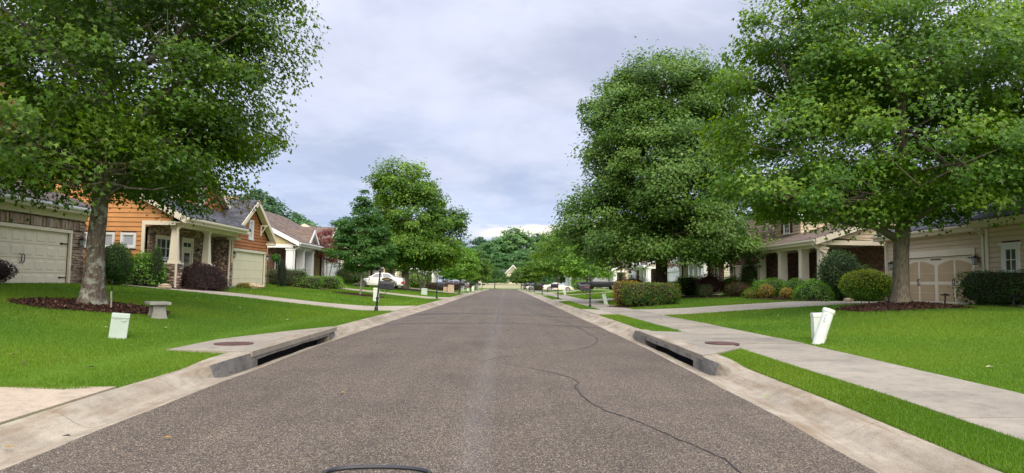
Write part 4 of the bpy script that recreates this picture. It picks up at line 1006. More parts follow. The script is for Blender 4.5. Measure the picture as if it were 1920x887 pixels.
    h.roof_u(14.6, 26.05, -1.0, E + .22, 4.5, .52, M_ROOFG); h.gutter(14.6, 26.05, -1.02, E + .18, M_CREAM)
    h.downspout([(25.95, -.9, E + .15), (25.95, -.5, E - .2), (25.95, -.42, E - .3), (25.95, -.42, .05)], M_CREAM, .05)
beige_garage_house()

# ---------------------------------------------------------------- right, second: porch house with stone garage
def porch_house():
    h = House('brown roofed house with a cream columned porch and stone garage', 1, 16.0, 34.9, .86)
    ze, pit, rv, pd = 3.02, .34, 6.4, 2.75
    E0 = ('e', 0.0); zt = lambda v: ze + (v + .05) * pit
    pts = [(.35, 2.86), (.35, zt(.35) - .02), (rv, zt(rv) - .02), (12.4, zt(.35) - .02), (12.4, 0), (4.2, 0), (4.2, 2.86)]
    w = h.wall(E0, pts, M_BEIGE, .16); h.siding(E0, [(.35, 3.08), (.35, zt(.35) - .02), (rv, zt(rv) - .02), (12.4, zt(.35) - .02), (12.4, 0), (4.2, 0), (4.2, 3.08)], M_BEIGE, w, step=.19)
    mb = MB(); h.ob(mb, E0, .26, 4.4, 2.84, 3.08, .0, .07); mb.build('beam', M_CREAM, h.root)
    h.box('beam', M_CREAM, .05, 9.2, .32, .66, 2.72, 2.95); h.box('porch_ceiling', M_CREAM, .17, 9.2, .67, 4.2, 2.93, 2.96)
    for u in (.22, 2.45, 5.3, 8.6): h.column(u, .52, 0, 2.72, .215, .20, M_CREAM)
    h.column(.22, 3.95, 0, 2.84, .12, .12, M_CREAM)
    B = ('f', pd + 1.2); bp = [(.17, 0), (9.3, 0), (9.3, 2.95), (.17, 2.95)]; bw = h.wall(B, bp, M_MORTAR, .2, 'porch_wall')
    h.stones(B, bp, bw, [(4.2, 5.4, .7, 2.3), (6.6, 7.7, 0, 2.3)], single=False, cols=BRICK_COLS, hh=(.075, .075), ww=(.22, .22), name='brick')
    h.window(B, 4.32, 5.28, .8, 2.2, 2, 4, M_WHITE, .10, M_GLASS, shutter=M_DOORDK, mid=True)
    mb = MB(); h.ob(mb, B, 6.7, 7.6, .1, 2.15, .0, .05); h.ob(mb, B, 6.6, 6.7, .1, 2.25, .001, .09); h.ob(mb, B, 7.6, 7.7, .1, 2.25, .001, .09); h.ob(mb, B, 6.6, 7.7, 2.25, 2.36, .001, .09); mb.build('front_door', M_DOORDK, h.root)
    h.box('porch_floor', M_WALK, .02, 9.2, .3, pd + 1.19, -.05, .1)
    h.box('house_body', M_BEIGE, .2, 9.4, pd + 1.45, 12.3, 0, 3.0)
    h.roof_u(-.28, 9.5, -.05, ze, rv, pit, M_ROOFB, vb=12.9); h.roof_u(9.51, 15.9, 3.0, ze + 3.05 * pit, rv, pit, M_ROOFB, vb=12.9, fascia=False, rake=False)
    h.gutter(-.26, 9.0, -.07, ze - .03, M_CREAM)
    h.downspout([(.0, -.1, ze + .02), (.0, -.06, ze - .2), (.0, .3, ze - .45), (-.08, .52, ze - .6), (-.08, .52, .05)], M_CREAM, .055)
    # stone garage gable
    gu0, gu1, gv = 9.4, 15.6, .9; uc = (gu0 + gu1) / 2; hw = (gu1 - gu0) / 2; GF = ('f', gv); e = 3.0
    gp = [(gu0, 0), (gu1, 0), (gu1, e), (uc, e + hw * .62), (gu0, e)]; door = (10.1, 14.9); gw = h.wall(GF, gp, M_MORTAR, .2, 'garage_wall', notch=(10.1, 14.9, 2.05))
    h.stones(GF, gp, gw, [(door[0] - .1, door[1] + .1, -1, 2.15)], single=False, hh=(.1, .2), ww=(.16, .45), cols=STONE_COLS * np.array([1.15, 1.0, .9]))
    h.garage_door(GF, door[0], door[1], 0, 2.05, M_GARCREAM, 8, 4, fw=.1, handles=False, panel=False)
    h.lantern(GF, gu0 + .3, 1.8, 1); h.lantern(GF, gu1 - .3, 1.8, 1)
    ES = ('e', gu0); sp = [(gv, 0), (4, 0), (4, 3.0), (gv, 3.0)]; sw = h.wall(ES, sp, M_MORTAR, .2, 'garage_side_wall'); h.stones(ES, sp, sw, single=False, cols=BRICK_COLS, hh=(.075, .075), ww=(.22, .22), name='brick')
    h.box('garage_end_wall', M_BEIGE, gu1 - .2, gu1, gv + .2, 8, 0, 3); h.roof_v(uc, hw, gv - .4, 7, e + .02, .62, M_ROOFB, trim=M_WHITE)
    h.downspout([(gu1 + .05, gv - .05, e - .2), (gu1 + .05, gv - .05, .05)], M_WHITE, .05)
    # dormer
    dv = 2.2; DF = ('f', dv); a, b = 6.6, 10.6; dc = (a + b) / 2; z0, z1 = 3.6, 5.0
    dp = [(a, z0), (b, z0), (b, z1), (dc, z1 + 1.2), (a, z1)]; dw = h.wall(DF, dp, M_BEIGE, .2, 'dormer_wall'); h.siding(DF, dp, M_BEIGE, dw, [(dc - .5, dc + .5, 3.98, 5.32)], step=.19, single=False)
    h.window(DF, dc - .4, dc + .4, 4.1, 5.2, 2, 4, M_WHITE, .09, M_GLASS, shutter=mat('wine_shutter', (.11, .018, .02), .5), mid=True)
    ED = ('e', a); dq = [(dv, z0), (6, z0), (6, z1), (dv, z1)]; dw2 = h.wall(ED, dq, M_BEIGE, .15, 'dormer_side'); h.siding(ED, dq, M_BEIGE, dw2, step=.19, single=False)
    h.roof_v(dc, 2.0, dv - .3, 8, z1 + .0, .6, M_ROOFB, trim=M_WHITE, returns=False, oh=.25)
porch_house()

# ---------------------------------------------------------------- further houses, one by one from a parametric plan
def far_house(label, side, x0, y0, zb_, wallm, gabm, trim, roofm, doorm, facing='stone', cols=3, colw=.17, porch_gable=True, upper=None, wood=None, L=9.0, LG=6.0, ctap=0, gdoor='single', flag=False):
    h = House(label, side, x0, y0, zb_)
    ze, pit, rv, pd = 2.95, .5, 6.2, 2.0; g0, g1 = L, L + LG
    E0 = ('e', 0.0); zt = lambda v: ze + (v + .3) * pit
    pts = [(.3, 2.7), (.3, zt(.3) - .03), (rv, zt(rv) - .03), (12.1, zt(.3) - .03), (12.1, 0), (pd, 0), (pd, 2.7)]
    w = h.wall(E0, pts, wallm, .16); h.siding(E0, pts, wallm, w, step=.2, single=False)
    mb = MB(); h.ob(mb, E0, .2, pd + .1, 2.66, 2.9, .03, .08); mb.build('beam', trim, h.root); h.box('beam', trim, .05, L - .1, .28, .6, 2.6, 2.86)
    for i in range(cols): h.column(.25 + i * (L * .5) / max(1, cols - 1), .45, 0, 2.6, colw + ctap, colw, trim)
    B = ('f', pd); bp = [(.16, 0), (L, 0), (L, 2.95), (.16, 2.95)]; bw = h.wall(B, bp, wallm if facing == 'wood' else M_MORTAR, .2, 'porch_wall')
    if facing == 'wood': h.siding(B, bp, wallm, bw, single=False, step=.2)
    else: h.stones(B, bp, bw, single=False, cols=BRICK_COLS if facing == 'brick' else STONE_COLS, hh=(.075, .075) if facing == 'brick' else (.1, .2), ww=(.22, .22) if facing == 'brick' else (.2, .5), name=facing)
    h.window(B, L * .22 - .45, L * .22 + .45, .8, 2.2, 2, 2, M_WHITE, .1, M_GLASS); h.window(B, L * .78 - .45, L * .78 + .45, .8, 2.2, 2, 2, M_WHITE, .1, M_GLASS)
    mb = MB(); h.ob(mb, B, L * .48 - .45, L * .48 + .45, .1, 2.1, .08, .12); h.ob(mb, B, L * .48 - .56, L * .48 - .45, .1, 2.2, .08, .14); h.ob(mb, B, L * .48 + .45, L * .48 + .56, .1, 2.2, .08, .14); h.ob(mb, B, L * .48 - .56, L * .48 + .56, 2.1, 2.24, .08, .145); mb.build('front_door', M_DOORDK, h.root)
    h.box('house_body', wallm, .18, g1, pd + .25, 12, 0, 2.95); h.box('porch_floor', M_WALK, .02, L - .05, .2, pd - .01, 0, .1)
    h.roof_u(-.3, L + .1, -.3, ze, rv, pit, roofm, trim=trim); h.roof_u(L + .11, g1 + .3, 2.6, ze + 2.9 * pit, rv, pit, roofm, trim=trim, fascia=False, rake=False); h.gutter(-.28, L, -.32, ze - .04, trim)
    h.downspout([(.02, -.34, ze), (.02, -.2, ze - .25), (.02, .12, ze - .4), (.02, .12, .05)], trim, .05)
    gv = .7; uc = (g0 + g1) / 2; hw = LG / 2; GF = ('f', gv); e = 2.9
    gp = [(g0, 0), (g1, 0), (g1, e), (uc, e + hw * .62), (g0, e)]; door = (g0 + .6, g1 - .6); gw = h.wall(GF, gp, gabm if facing == 'wood' else M_MORTAR, .2, 'garage_wall', notch=(g0 + .6, g1 - .6, 2.05))
    if facing == 'wood': h.siding(GF, gp, gabm, gw, [(door[0] - .12, door[1] + .12, -1, 2.2)], single=False, step=.2)
    else: h.stones(GF, gp, gw, [(door[0] - .12, door[1] + .12, -1, 2.2)], single=False, cols=BRICK_COLS if facing == 'brick' else STONE_COLS, hh=(.075, .075) if facing == 'brick' else (.1, .2), ww=(.22, .22) if facing == 'brick' else (.2, .5), name=facing)
    h.garage_door(GF, door[0], door[1], 0, 2.05, doorm, 8, 4, frame=M_WHITE, handles=False)
    if facing == 'brick':   # segmental head over the door
        mb = MB(); n = 10; c = (door[0] + door[1]) / 2; a = (door[1] - door[0]) / 2 + .12; pts = [(c + a * math.cos(math.pi * k / n), 2.17 + .4 * math.sin(math.pi * k / n)) for k in range(n + 1)]; h.poly(mb, GF, pts, .02, .08); mb.build('door_arch', M_WHITE, h.root)
    h.box('garage_side_wall', wallm, g0 - .01, g0 + .15, gv + .2, 4, 0, 2.9)
    h.roof_v(uc, hw, gv - .4, 7, e + .02, .62, roofm, trim=trim); h.downspout([(g0 - .07, gv - .02, e - .2), (g0 - .07, gv - .02, .05)], trim, .05); h.downspout([(g1 + .07, gv - .02, e - .2), (g1 + .07, gv - .02, .05)], trim, .05)
    if porch_gable:
        c = L * .42; PF = ('f', .12); zb2 = 2.86; pp = [(c - 1.3, zb2), (c + 1.3, zb2), (c, zb2 + 1.05)]; pw = h.wall(PF, pp, wallm, .1, 'porch_gable'); h.roof_v(c, 1.35, -.15, 3.4, zb2 + .02, .8, roofm, trim=trim, returns=False, oh=.2)
    if upper:
        a, b, uu = upper; G = ('e', uu); zz_ = 4.6; ap = zz_ + (b - a) / 2 * .5; up = [(a, 3.2), (b, 3.2), (b, zz_), ((a + b) / 2, ap), (a, zz_)]; uw = h.wall(G, up, gabm, .2, 'gable_wall'); h.siding(G, up, gabm, uw, single=False, step=.2)
        h.box('upper_body', gabm, uu + .2, uu + 8, a + .05, b - .05, 3.2, zz_); h.roof_u(uu - .3, uu + 8.3, a - .3, zz_ - .12, (a + b) / 2, .5, M_ROOFT, trim=trim)
        mb = MB(); mb.box(side * (a + 1.2), side * (a + 2.0), uu + 1, uu + 1.8, zz_ - .5, ap + .35); mb.box(side * (a + 1.1), side * (a + 2.1), uu + .9, uu + 1.9, ap + .35, ap + .5); mb.build('chimney', M_TAN, h.root)
    return h
zl = lambda y: gz(-15, y) + .02
zr_ = lambda y: gz(17, y) + .02
far_house('pale yellow clapboard house with thick white porch columns', -1, 14.75, 47.8, zl(48), M_YELLOW, M_PEACH, M_WHITECOL, M_ROOFB, M_WHITECOL, 'brick', 3, .25, True, (5.0, 11.5, 3.0), L=9.5)
hL4 = far_house('cream columned house half hidden behind the large left lawn tree', -1, 15.0, 71.5, zl(71), M_PALEYEL, M_PALEYEL, M_CREAM, M_ROOFT, M_GARCREAM, 'stone', 3, .2, True)
far_house('stone fronted house behind the silver car far along the left side', -1, 15.0, 96, zl(96), M_BEIGE, M_BEIGE, M_CREAM, M_ROOFB, M_GARCREAM, 'stone')
far_house('small looking tan house far along the left side behind street trees', -1, 15.0, 120, zl(120), M_TAN, M_TAN, M_WHITECOL, M_ROOFT, M_WHITECOL, 'brick')
far_house('last house on the left side before the cross street', -1, 15.2, 146, zl(146), M_YELLOW, M_YELLOW, M_WHITECOL, M_ROOFB, M_WHITECOL, 'wood')
far_house('brick house with slim white columns behind the oak trunk', 1, 16.6, 57.5, zr_(58), M_PALEYEL, M_PALEYEL, M_WHITECOL, M_ROOFT, M_WHITECOL, 'brick', 4, .16, False)
far_house('brick house with a white gabled portico behind the pickup', 1, 17.0, 82, zr_(82), M_PALEYEL, M_WHITECOL, M_WHITECOL, M_ROOFT, M_WHITECOL, 'brick', 3, .2, True)
far_house('pale yellow house beyond the pickup on the right', 1, 17.0, 107, zr_(107), M_YELLOW, M_YELLOW, M_WHITECOL, M_ROOFB, M_WHITECOL, 'wood', 3, .2, True)
far_house('peach clapboard house behind the white coupe', 1, 17.0, 131, zr_(131), M_PEACH, M_PEACH, M_WHITECOL, M_ROOFT, M_WHITECOL, 'wood', 3, .2, True)
far_house('grey roofed white house last on the right before the cross street', 1, 14.6, 156, zr_(156), M_WHITECOL, M_WHITECOL, M_WHITECOL, M_ROOFG, M_WHITECOL, 'wood', 3, .2, True)
# the house that closes the street
def end_house():
    z = gz(0, 225); h = House('cream gabled house closing the view at the street end', 1, -9.5, 226, z)
    E0 = ('e', 0.0); pts = [(0, 0), (16, 0), (16, 3.4), (12.1, 7.4), (8.2, 3.4), (0, 3.4)]
    w = h.wall(E0, pts, M_PALEYEL, .3); h.siding(E0, pts, M_PALEYEL, w, [(11.3, 12.5, 3.9, 5.2)], step=.35, single=False)
    h.window(E0, 11.4, 12.4, 4.0, 5.1, 2, 2, M_WHITE, .12); h.window(E0, 3, 4.2, .9, 2.3, 2, 2, M_WHITE, .12); h.window(E0, 6, 7.2, .9, 2.3, 2, 2, M_WHITE, .12)
    mb = MB(); mb.box(.02, 15.9, .3, 10, 0, 3.4); mb.build('house_body', M_PALEYEL, h.root)
    mb = MB(); mb.slab([(-.4, -.4, 3.35), (16.4, -.4, 3.35), (16.4, 5, 6.2), (-.4, 5, 6.2)], (0, 0, .15)); mb.slab([(-.4, 10.4, 3.35), (16.4, 10.4, 3.35), (16.4, 5, 6.2), (-.4, 5, 6.2)], (0, 0, .15))
    for s in (-1, 1): mb.slab([(12.1 + s * 4.3, -.5, 3.3), (12.1 + s * 4.3, 6, 3.3), (12.1, 6, 7.7), (12.1, -.5, 7.7)], (0, 0, .15))
    mb.build('roof', M_ROOFG, h.root)
    mb = MB()
    for s in (-1, 1): mb.slab([(12.1 + s * 4.3, -.56, 3.05), (12.1, -.56, 7.45), (12.1, -.56, 7.86), (12.1 + s * 4.3, -.56, 3.44)], (0, -.05, 0))
    mb.build('rake_board', M_WHITE, h.root)
    w = thing('garden_wall', 'long pale rendered wall across the street end', 'wall', (0, 0, 0))
    mb = MB(); zz_ = gz(0, 215); mb.box(-16, 20, 216, 216.4, zz_ - .2, zz_ + 1.2); mb.build('wall_panel', M_PALEYEL, w); mb = MB(); mb.box(-16.1, 20.1, 215.93, 216.47, zz_ + 1.2, zz_ + 1.3); mb.build('wall_cap', M_WALK, w)
end_house()
# ------------------------------------------------------------------ foliage
TPL = {
    'maple': (np.array([(0, 0, 0), (.40, .56, .09), (.52, .2, .03), (1.05, 0, -.12), (.52, -.2, .03), (.40, -.56, .09)]), np.array([(0, 1, 2), (0, 2, 3), (0, 3, 4), (0, 4, 5)])),
    'oval': (np.array([(0, 0, 0), (.5, .33, .08), (1, 0, -.08), (.5, -.33, .08)]), np.array([(0, 1, 2), (0, 2, 3)])),
    'slim': (np.array([(0, 0, 0), (.5, .2, .05), (1, 0, -.1), (.5, -.2, .05)]), np.array([(0, 1, 2), (0, 2, 3)])),
}
def unit(v): return v / np.maximum(np.linalg.norm(v, axis=1, keepdims=True), 1e-6)
def leaves(g, C, Nn, T, size, tint, kind):
    tv, tf = TPL[kind]; n = len(C)
    Nn = unit(Nn); T = unit(T - Nn * (T * Nn).sum(1, keepdims=True)); B = np.cross(Nn, T)
    V = C[:, None, :] + size[:, None, None] * (tv[None, :, 0:1] * T[:, None] + tv[None, :, 1:2] * B[:, None] + tv[None, :, 2:3] * Nn[:, None])
    F = (np.arange(n) * len(tv))[:, None, None] + tf[None]
    return V.reshape(-1, 3), F.reshape(-1, 3), np.repeat(tint, len(tv), 0)

def sample_lobes(g, lobes, n, zmin, shell=.55, sparse=None):
    """clump centres in the crown's lobes, gathered towards the outside; drops those buried deep in another lobe"""
    L = np.array(lobes, float); w = (L[:, 3] * L[:, 4] + L[:, 3] * L[:, 5] + L[:, 4] * L[:, 5]); w /= w.sum(); out = []; od = []
    while len(out) < n:
        i = g.choice(len(L), p=w); d = g.normal(size=3); d /= np.linalg.norm(d)
        r = 1 - shell * g.random() ** 1.7
        p = L[i, :3] + d * L[i, 3:] * r * g.uniform(.9, 1.08)
        if p[2] < zmin: continue
        q = ((p - L[:, :3]) / L[:, 3:]) ** 2
        if (q.sum(1) < .30).any() and g.random() < .8: continue
        out.append(p); od.append(d)
    return np.array(out), np.array(od)

def crown_mesh(name, g, lobes, n_clump, per, rc, leaf, pal, kind='maple', zmin=1.8, flat=.42, tips=None, up=.75, spread=.85, outl=.5, droop=.22):
    C, D = sample_lobes(g, lobes, n_clump, zmin)
    cen = np.average(np.array(lobes)[:, :3], axis=0, weights=np.prod(np.array(lobes)[:, 3:], axis=1))
    VV, FF, TT = [], [], []; off = 0
    dk, md, lt = (np.array(c) for c in pal)
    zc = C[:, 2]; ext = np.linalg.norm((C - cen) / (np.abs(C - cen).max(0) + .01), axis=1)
    for c, d, e in zip(C, D, ext):
        m = int(per * g.uniform(.6, 1.4)); r = rc * g.uniform(.6, 1.3)
        a = g.uniform(0, 2 * np.pi, m); rad = r * np.sqrt(g.random(m)) * spread
        lift = g.normal(0, .36, m) * r * flat
        o = unit(np.array([[d[0], d[1], max(-.1, d[2]) * .6]]) + 1e-4)[0]
        P = np.stack([np.cos(a) * rad, np.sin(a) * rad, lift - droop * rad * rad / r], 1)
        P += o[None] * (g.random(m)[:, None] - .35) * r * .5
        P += c
        T = np.stack([np.cos(a), np.sin(a), g.uniform(-.7, .2, m)], 1) + g.normal(0, .45, (m, 3)) + o * .4
        Nn = np.stack([np.zeros(m), np.zeros(m), np.full(m, up)], 1) + o * outl + g.normal(0, .42, (m, 3))
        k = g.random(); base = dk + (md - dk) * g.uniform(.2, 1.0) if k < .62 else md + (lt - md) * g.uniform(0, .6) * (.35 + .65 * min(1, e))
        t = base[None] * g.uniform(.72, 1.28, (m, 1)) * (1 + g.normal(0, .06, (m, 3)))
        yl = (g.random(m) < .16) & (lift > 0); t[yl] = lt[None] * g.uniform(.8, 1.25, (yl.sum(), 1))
        if tips is not None and g.random() < tips[1]:
            q = g.random(m) < .6; t[q] = np.array(tips[0])[None] * g.uniform(.7, 1.3, (q.sum(), 1))
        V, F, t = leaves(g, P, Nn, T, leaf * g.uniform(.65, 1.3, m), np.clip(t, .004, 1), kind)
        VV.append(V); FF.append(F + off); TT.append(t); off += len(V)
    return np_mesh(name, np.concatenate(VV), [np.concatenate(FF)], np.concatenate(TT)), C

def bend(a, b, g, sag=.12, n=5):
    a, b = Vector(a), Vector(b); L = (b - a).length; off = Vector(g.normal(0, 1, 3)) * L * .06; out = []
    for i in range(n + 1):
        t = i / n; p = a.lerp(b, t); p += off * math.sin(math.pi * t); p.z -= sag * L * math.sin(math.pi * t) * .5; out.append(p)
    return out

def make_tree(name, label, base, lobes, trunk, fork, n_clump, per, rc, leaf, pal, bark, kind='maple', group=None, seed=1, nbranch=70, zmin=1.8, tips=None, limb_r=.13, cat='tree', stems=None, roots=0, **kw):
    """trunk: [(dx,dy,z,r)...] relative to base; fork: heights (indices) from which limbs leave"""
    g = np.random.default_rng(seed)
    root = thing(name, label, cat, base, 0, group)
    me, C = crown_mesh('crown', g, lobes, n_clump, per, rc, leaf, pal, kind, zmin, tips=tips, **kw)
    link('crown', me, M_LEAF, root)
    mb = MB(); seg = 18 if trunk[0][3] > .2 else 8
    for tr in ([trunk] if stems is None else stems):
        P = []; Rr = []
        for (a, b) in zip(tr[:-1], tr[1:]):
            k = max(1, int((b[2] - a[2]) / .25))
            for i in range(k):
                t = i / k; P.append([a[j] + (b[j] - a[j]) * t for j in range(3)]); Rr.append(a[3] + (b[3] - a[3]) * t)
        P.append(tr[-1][:3]); Rr.append(tr[-1][3])
        s0 = len(mb.v); mb.tube(P, Rr, seg)
        for i in range(s0, len(mb.v)):
            x, y, z = mb.v[i]; k = (i - s0) // seg; cx, cy, _ = P[min(k, len(P) - 1)]
            ang = math.atan2(y - cy, x - cx); f = 1 + .05 * math.sin(3 * ang + z * 1.1) + .035 * math.sin(7 * ang - z * 2.3) + .02 * g.normal()
            if roots and z < .55: f *= 1 + .32 * (1 - z / .55) ** 2 * (.5 + .5 * math.sin(roots * ang + 1))
            mb.v[i] = (cx + (x - cx) * f, cy + (y - cy) * f, z)
    mb.build('trunk', bark, root, smooth=True)
    mb = MB(); tp = [Vector(t[:3]) for t in trunk]
    for i, l in enumerate(lobes):
        zt = min(l[2] - .25 * l[5], tp[-1].z); src = None
        for a, b in zip(trunk[:-1], trunk[1:]):
            if fork <= b[2]:
                z = max(fork + .15 * i % .9, min(b[2], zt - .8 * math.hypot(l[0], l[1])))
                if a[2] <= z <= b[2] or src is None:
                    t = min(1, max(0, (z - a[2]) / (b[2] - a[2]))); src = Vector([a[j] + (b[j] - a[j]) * t for j in range(3)])
        if src is None: src = tp[-1]
        if l[2] < 4.2 and abs(l[0]) > 4.5: continue
        e = Vector(l[:3]); pts = bend(src, e, g, .1, 6); kk = .55 if l[2] < fork + 2.2 and trunk[0][3] > .3 else 1; mb.tube(pts, [kk * limb_r * (1 - .7 * t / 6) for t in range(7)], 7)
        idx = [k for k in range(len(C)) if np.linalg.norm((C[k] - np.array(l[:3])) / np.array(l[3:])) < 1.15]
        g.shuffle(idx)
        for k in idx[:max(3, nbranch // len(lobes))]:
            s = pts[int(g.integers(2, 7))]; q = bend(s, C[k], g, .05, 4); mb.tube(q, [limb_r * .32 * (1 - .2 * t) for t in range(5)], 4, False)
    mb.build('branches_or_core', bark, root, smooth=True)
    return root

G_MAPLE = ((0.0333, 0.0799, 0.0085), (0.0691, 0.1426, 0.0136), (0.16, 0.2538, 0.0289))
G_RMAPLE = ((0.037, 0.0963, 0.0093), (0.0792, 0.1702, 0.0153), (0.198, 0.308, 0.0357))
G_OAK = ((0.0504, 0.1142, 0.0203), (0.096, 0.1836, 0.0312), (0.18, 0.2805, 0.0624))
G_YEL = ((.07, .18, .02), (.13, .27, .03), (.22, .36, .05))
G_DARK = ((0.026, 0.0813, 0.0154), (0.0494, 0.1313, 0.022), (0.104, 0.2, 0.0385))
G_FAR = ((0.0761, 0.1684, 0.0598), (0.1268, 0.2416, 0.0823), (0.2197, 0.3514, 0.1196))  # lightened leaf colours; distance haze put into the palette

def zb(x, y): return (x, y, gz(x, y))
make_tree('maple_tree', 'tall maple with lichen patched trunk beside the stone bench', zb(-10.75, 17.8),
    [(0, 0, 6.6, 4.3, 4.3, 3.0), (2.2, .3, 6.5, 2.3, 2.4, 2.0), (2.0, -.6, 4.3, 2.2, 2.1, 1.1), (-3.4, 0, 4.9, 3.0, 2.8, 1.9), (1, 0, 9.3, 3.7, 3.7, 2.8), (-3.4, .8, 8.2, 2.8, 2.8, 2.6), (-.6, -3, 4.2, 2.6, 2.0, 1.2), (0, 3.2, 4.8, 3.2, 2.4, 1.7), (2.5, 0, 8.3, 2.1, 2.1, 1.6), (-5.2, -1, 3.7, 2.0, 2.0, 1.1), (1.2, -1.5, 3.5, 2.0, 1.8, .8)],
    [(0, 0, -.15, .38), (0, 0, .12, .33), (.02, 0, .5, .265), (.03, 0, 1.6, .215), (.09, 0, 2.5, .19), (.07, 0, 3.4, .19), (.02, 0, 4.6, .17), (.1, 0, 6.5, .13), (0, 0, 9.2, .07), (0, 0, 11, .03)],
    2.7, 430, 290, 1.0, .118, G_MAPLE, M_BARK_L, 'maple', flat=.58, up=.6, outl=.65, seed=11, nbranch=190, zmin=2.3, tips=((.19, .12, .04), .04), limb_r=.115, roots=6)
make_tree('maple_tree', 'broad dense maple in a red mulch mound before the tan panelled garage', zb(13.9, 23.7),
    [(.3, 0, 6.4, 4.6, 4.6, 3.4), (-3.7, 0, 5.5, 2.7, 2.8, 2.4), (-3.9, 0, 8.2, 2.4, 2.4, 2.2), (-3.0, 0, 10.2, 2.0, 2.0, 1.6), (-3.9, -1, 3.75, 2.7, 2.6, 1.0), (3.8, 0, 6.2, 3, 3, 1.9), (0, -3.4, 4.5, 3.3, 2.3, 1.2), (0, 3.4, 4.6, 3.4, 2.4, 1.4), (1.5, 0, 10, 4.3, 4.3, 2.9), (-1.6, .5, 9.4, 3.3, 3.3, 2.3), (4.6, 0, 8, 3, 3, 2.6), (2.2, -2, 5.1, 2.4, 2, 1.0), (-1.8, -1.5, 4.0, 2.2, 2, .9)],
    [(-.02, 0, -.15, .40), (0, 0, .15, .33), (0, 0, .6, .27), (.02, 0, 1.6, .24), (.04, 0, 2.3, .26), (.12, 0, 2.9, .23), (.25, 0, 4, .17), (.2, 0, 7, .12), (.3, 0, 10, .05)],
    2.2, 440, 290, 1.08, .138, G_RMAPLE, M_BARK_R, 'maple', flat=.62, up=.6, outl=.65, seed=21, nbranch=200, zmin=3.15, limb_r=.14, roots=5)
make_tree('oak_tree', 'towering oak standing behind the clipped corner hedge', zb(10.6, 46),
    [(0, 0, 8.6, 4.9, 4.9, 5.0), (-.3, 0, 13.6, 4.2, 4.2, 3.2), (.1, -.6, 14.9, 2.7, 2.7, 1.9), (-2.4, 0, 13.2, 2.7, 2.8, 2.4), (2.6, 0, 13.5, 2.7, 2.8, 2.5), (-3.0, 0, 11, 2.8, 2.9, 3.6), (3.0, 0, 11.8, 2.9, 3, 3.5), (-3.7, 0, 5.0, 2.8, 3.4, 2.2), (3.3, 0, 5.2, 2.9, 3.5, 2.4), (0, -3.5, 4.6, 4, 2.5, 1.9), (-2.8, -2, 3.7, 3.0, 3, 1.3), (3.2, -2, 3.8, 3.2, 3, 1.3), (0, -2.5, 9, 4.5, 3.5, 3.5), (0, 3, 6, 4.5, 3.5, 3), (-4.7, 0, 6.6, 1.2, 1.4, .8), (4.6, 0, 8.6, 1.9, 2, 1.6)],
    [(0, 0, -.2, .55), (0, 0, .3, .44), (0, 0, 2.2, .38), (0, 0, 4, .34), (.1, 0, 8, .22), (0, 0, 13, .08), (0, 0, 15, .03)],
    2.7, 640, 300, 1.2, .20, G_OAK, M_BARK_D, 'oval', flat=.66, seed=31, nbranch=220, zmin=2.35, limb_r=.17, up=.55, outl=.65)
make_tree('street_tree', 'large round topped tree on the left lawn beyond the white sedan', zb(-10.3, 70),
    [(.5, 0, 7.8, 3.9, 3.9, 3.7), (-.2, 0, 10.9, 3.2, 3.2, 2.2), (2.8, 0, 6.2, 2.6, 3, 2.2), (4.5, 0, 7.4, 1.3, 1.6, 1), (-1.7, 0, 5.8, 2.2, 3, 2.2), (0, -2, 4.4, 3.4, 3, 2), (2.4, -1, 4.0, 2.8, 3, 1.5), (-1.9, -1, 4.2, 2.2, 3, 1.6)],
    [(0, 0, -.2, .5), (0, 0, .3, .40), (0, 0, 2.2, .34), (.1, 0, 5, .24), (.2, 0, 9, .1), (.2, 0, 11, .04)],
    2.1, 380, 200, 1.2, .25, G_RMAPLE, M_BARK_R, 'oval', flat=.65, outl=.65, up=.55, seed=41, nbranch=80, zmin=2.1, limb_r=.15)
make_tree('young_tree', 'slender young tree with a thin pale trunk and upright leader on the left lawn', zb(-9.37, 44.2),
    [(0, 0, 2.8, 2.05, 1.9, 1.15), (0, 0, 4.0, 1.5, 1.4, 1.2), (.05, 0, 5.1, .7, .7, .95), (0, 0, 6.1, .35, .35, .75), (1.15, 0, 4.5, .45, .45, .9), (-1.2, 0, 4.2, .45, .45, .8), (0, 0, 6.5, .28, .28, .5)],
    [(0, 0, -.1, .10), (0, 0, .3, .075), (.05, 0, 1.6, .065), (0, 0, 3.5, .05), (0, 0, 6.2, .015)],
    1.4, 270, 85, .46, .15, G_DARK, M_BARK_P, 'oval', seed=51, nbranch=60, zmin=1.35, limb_r=.04)
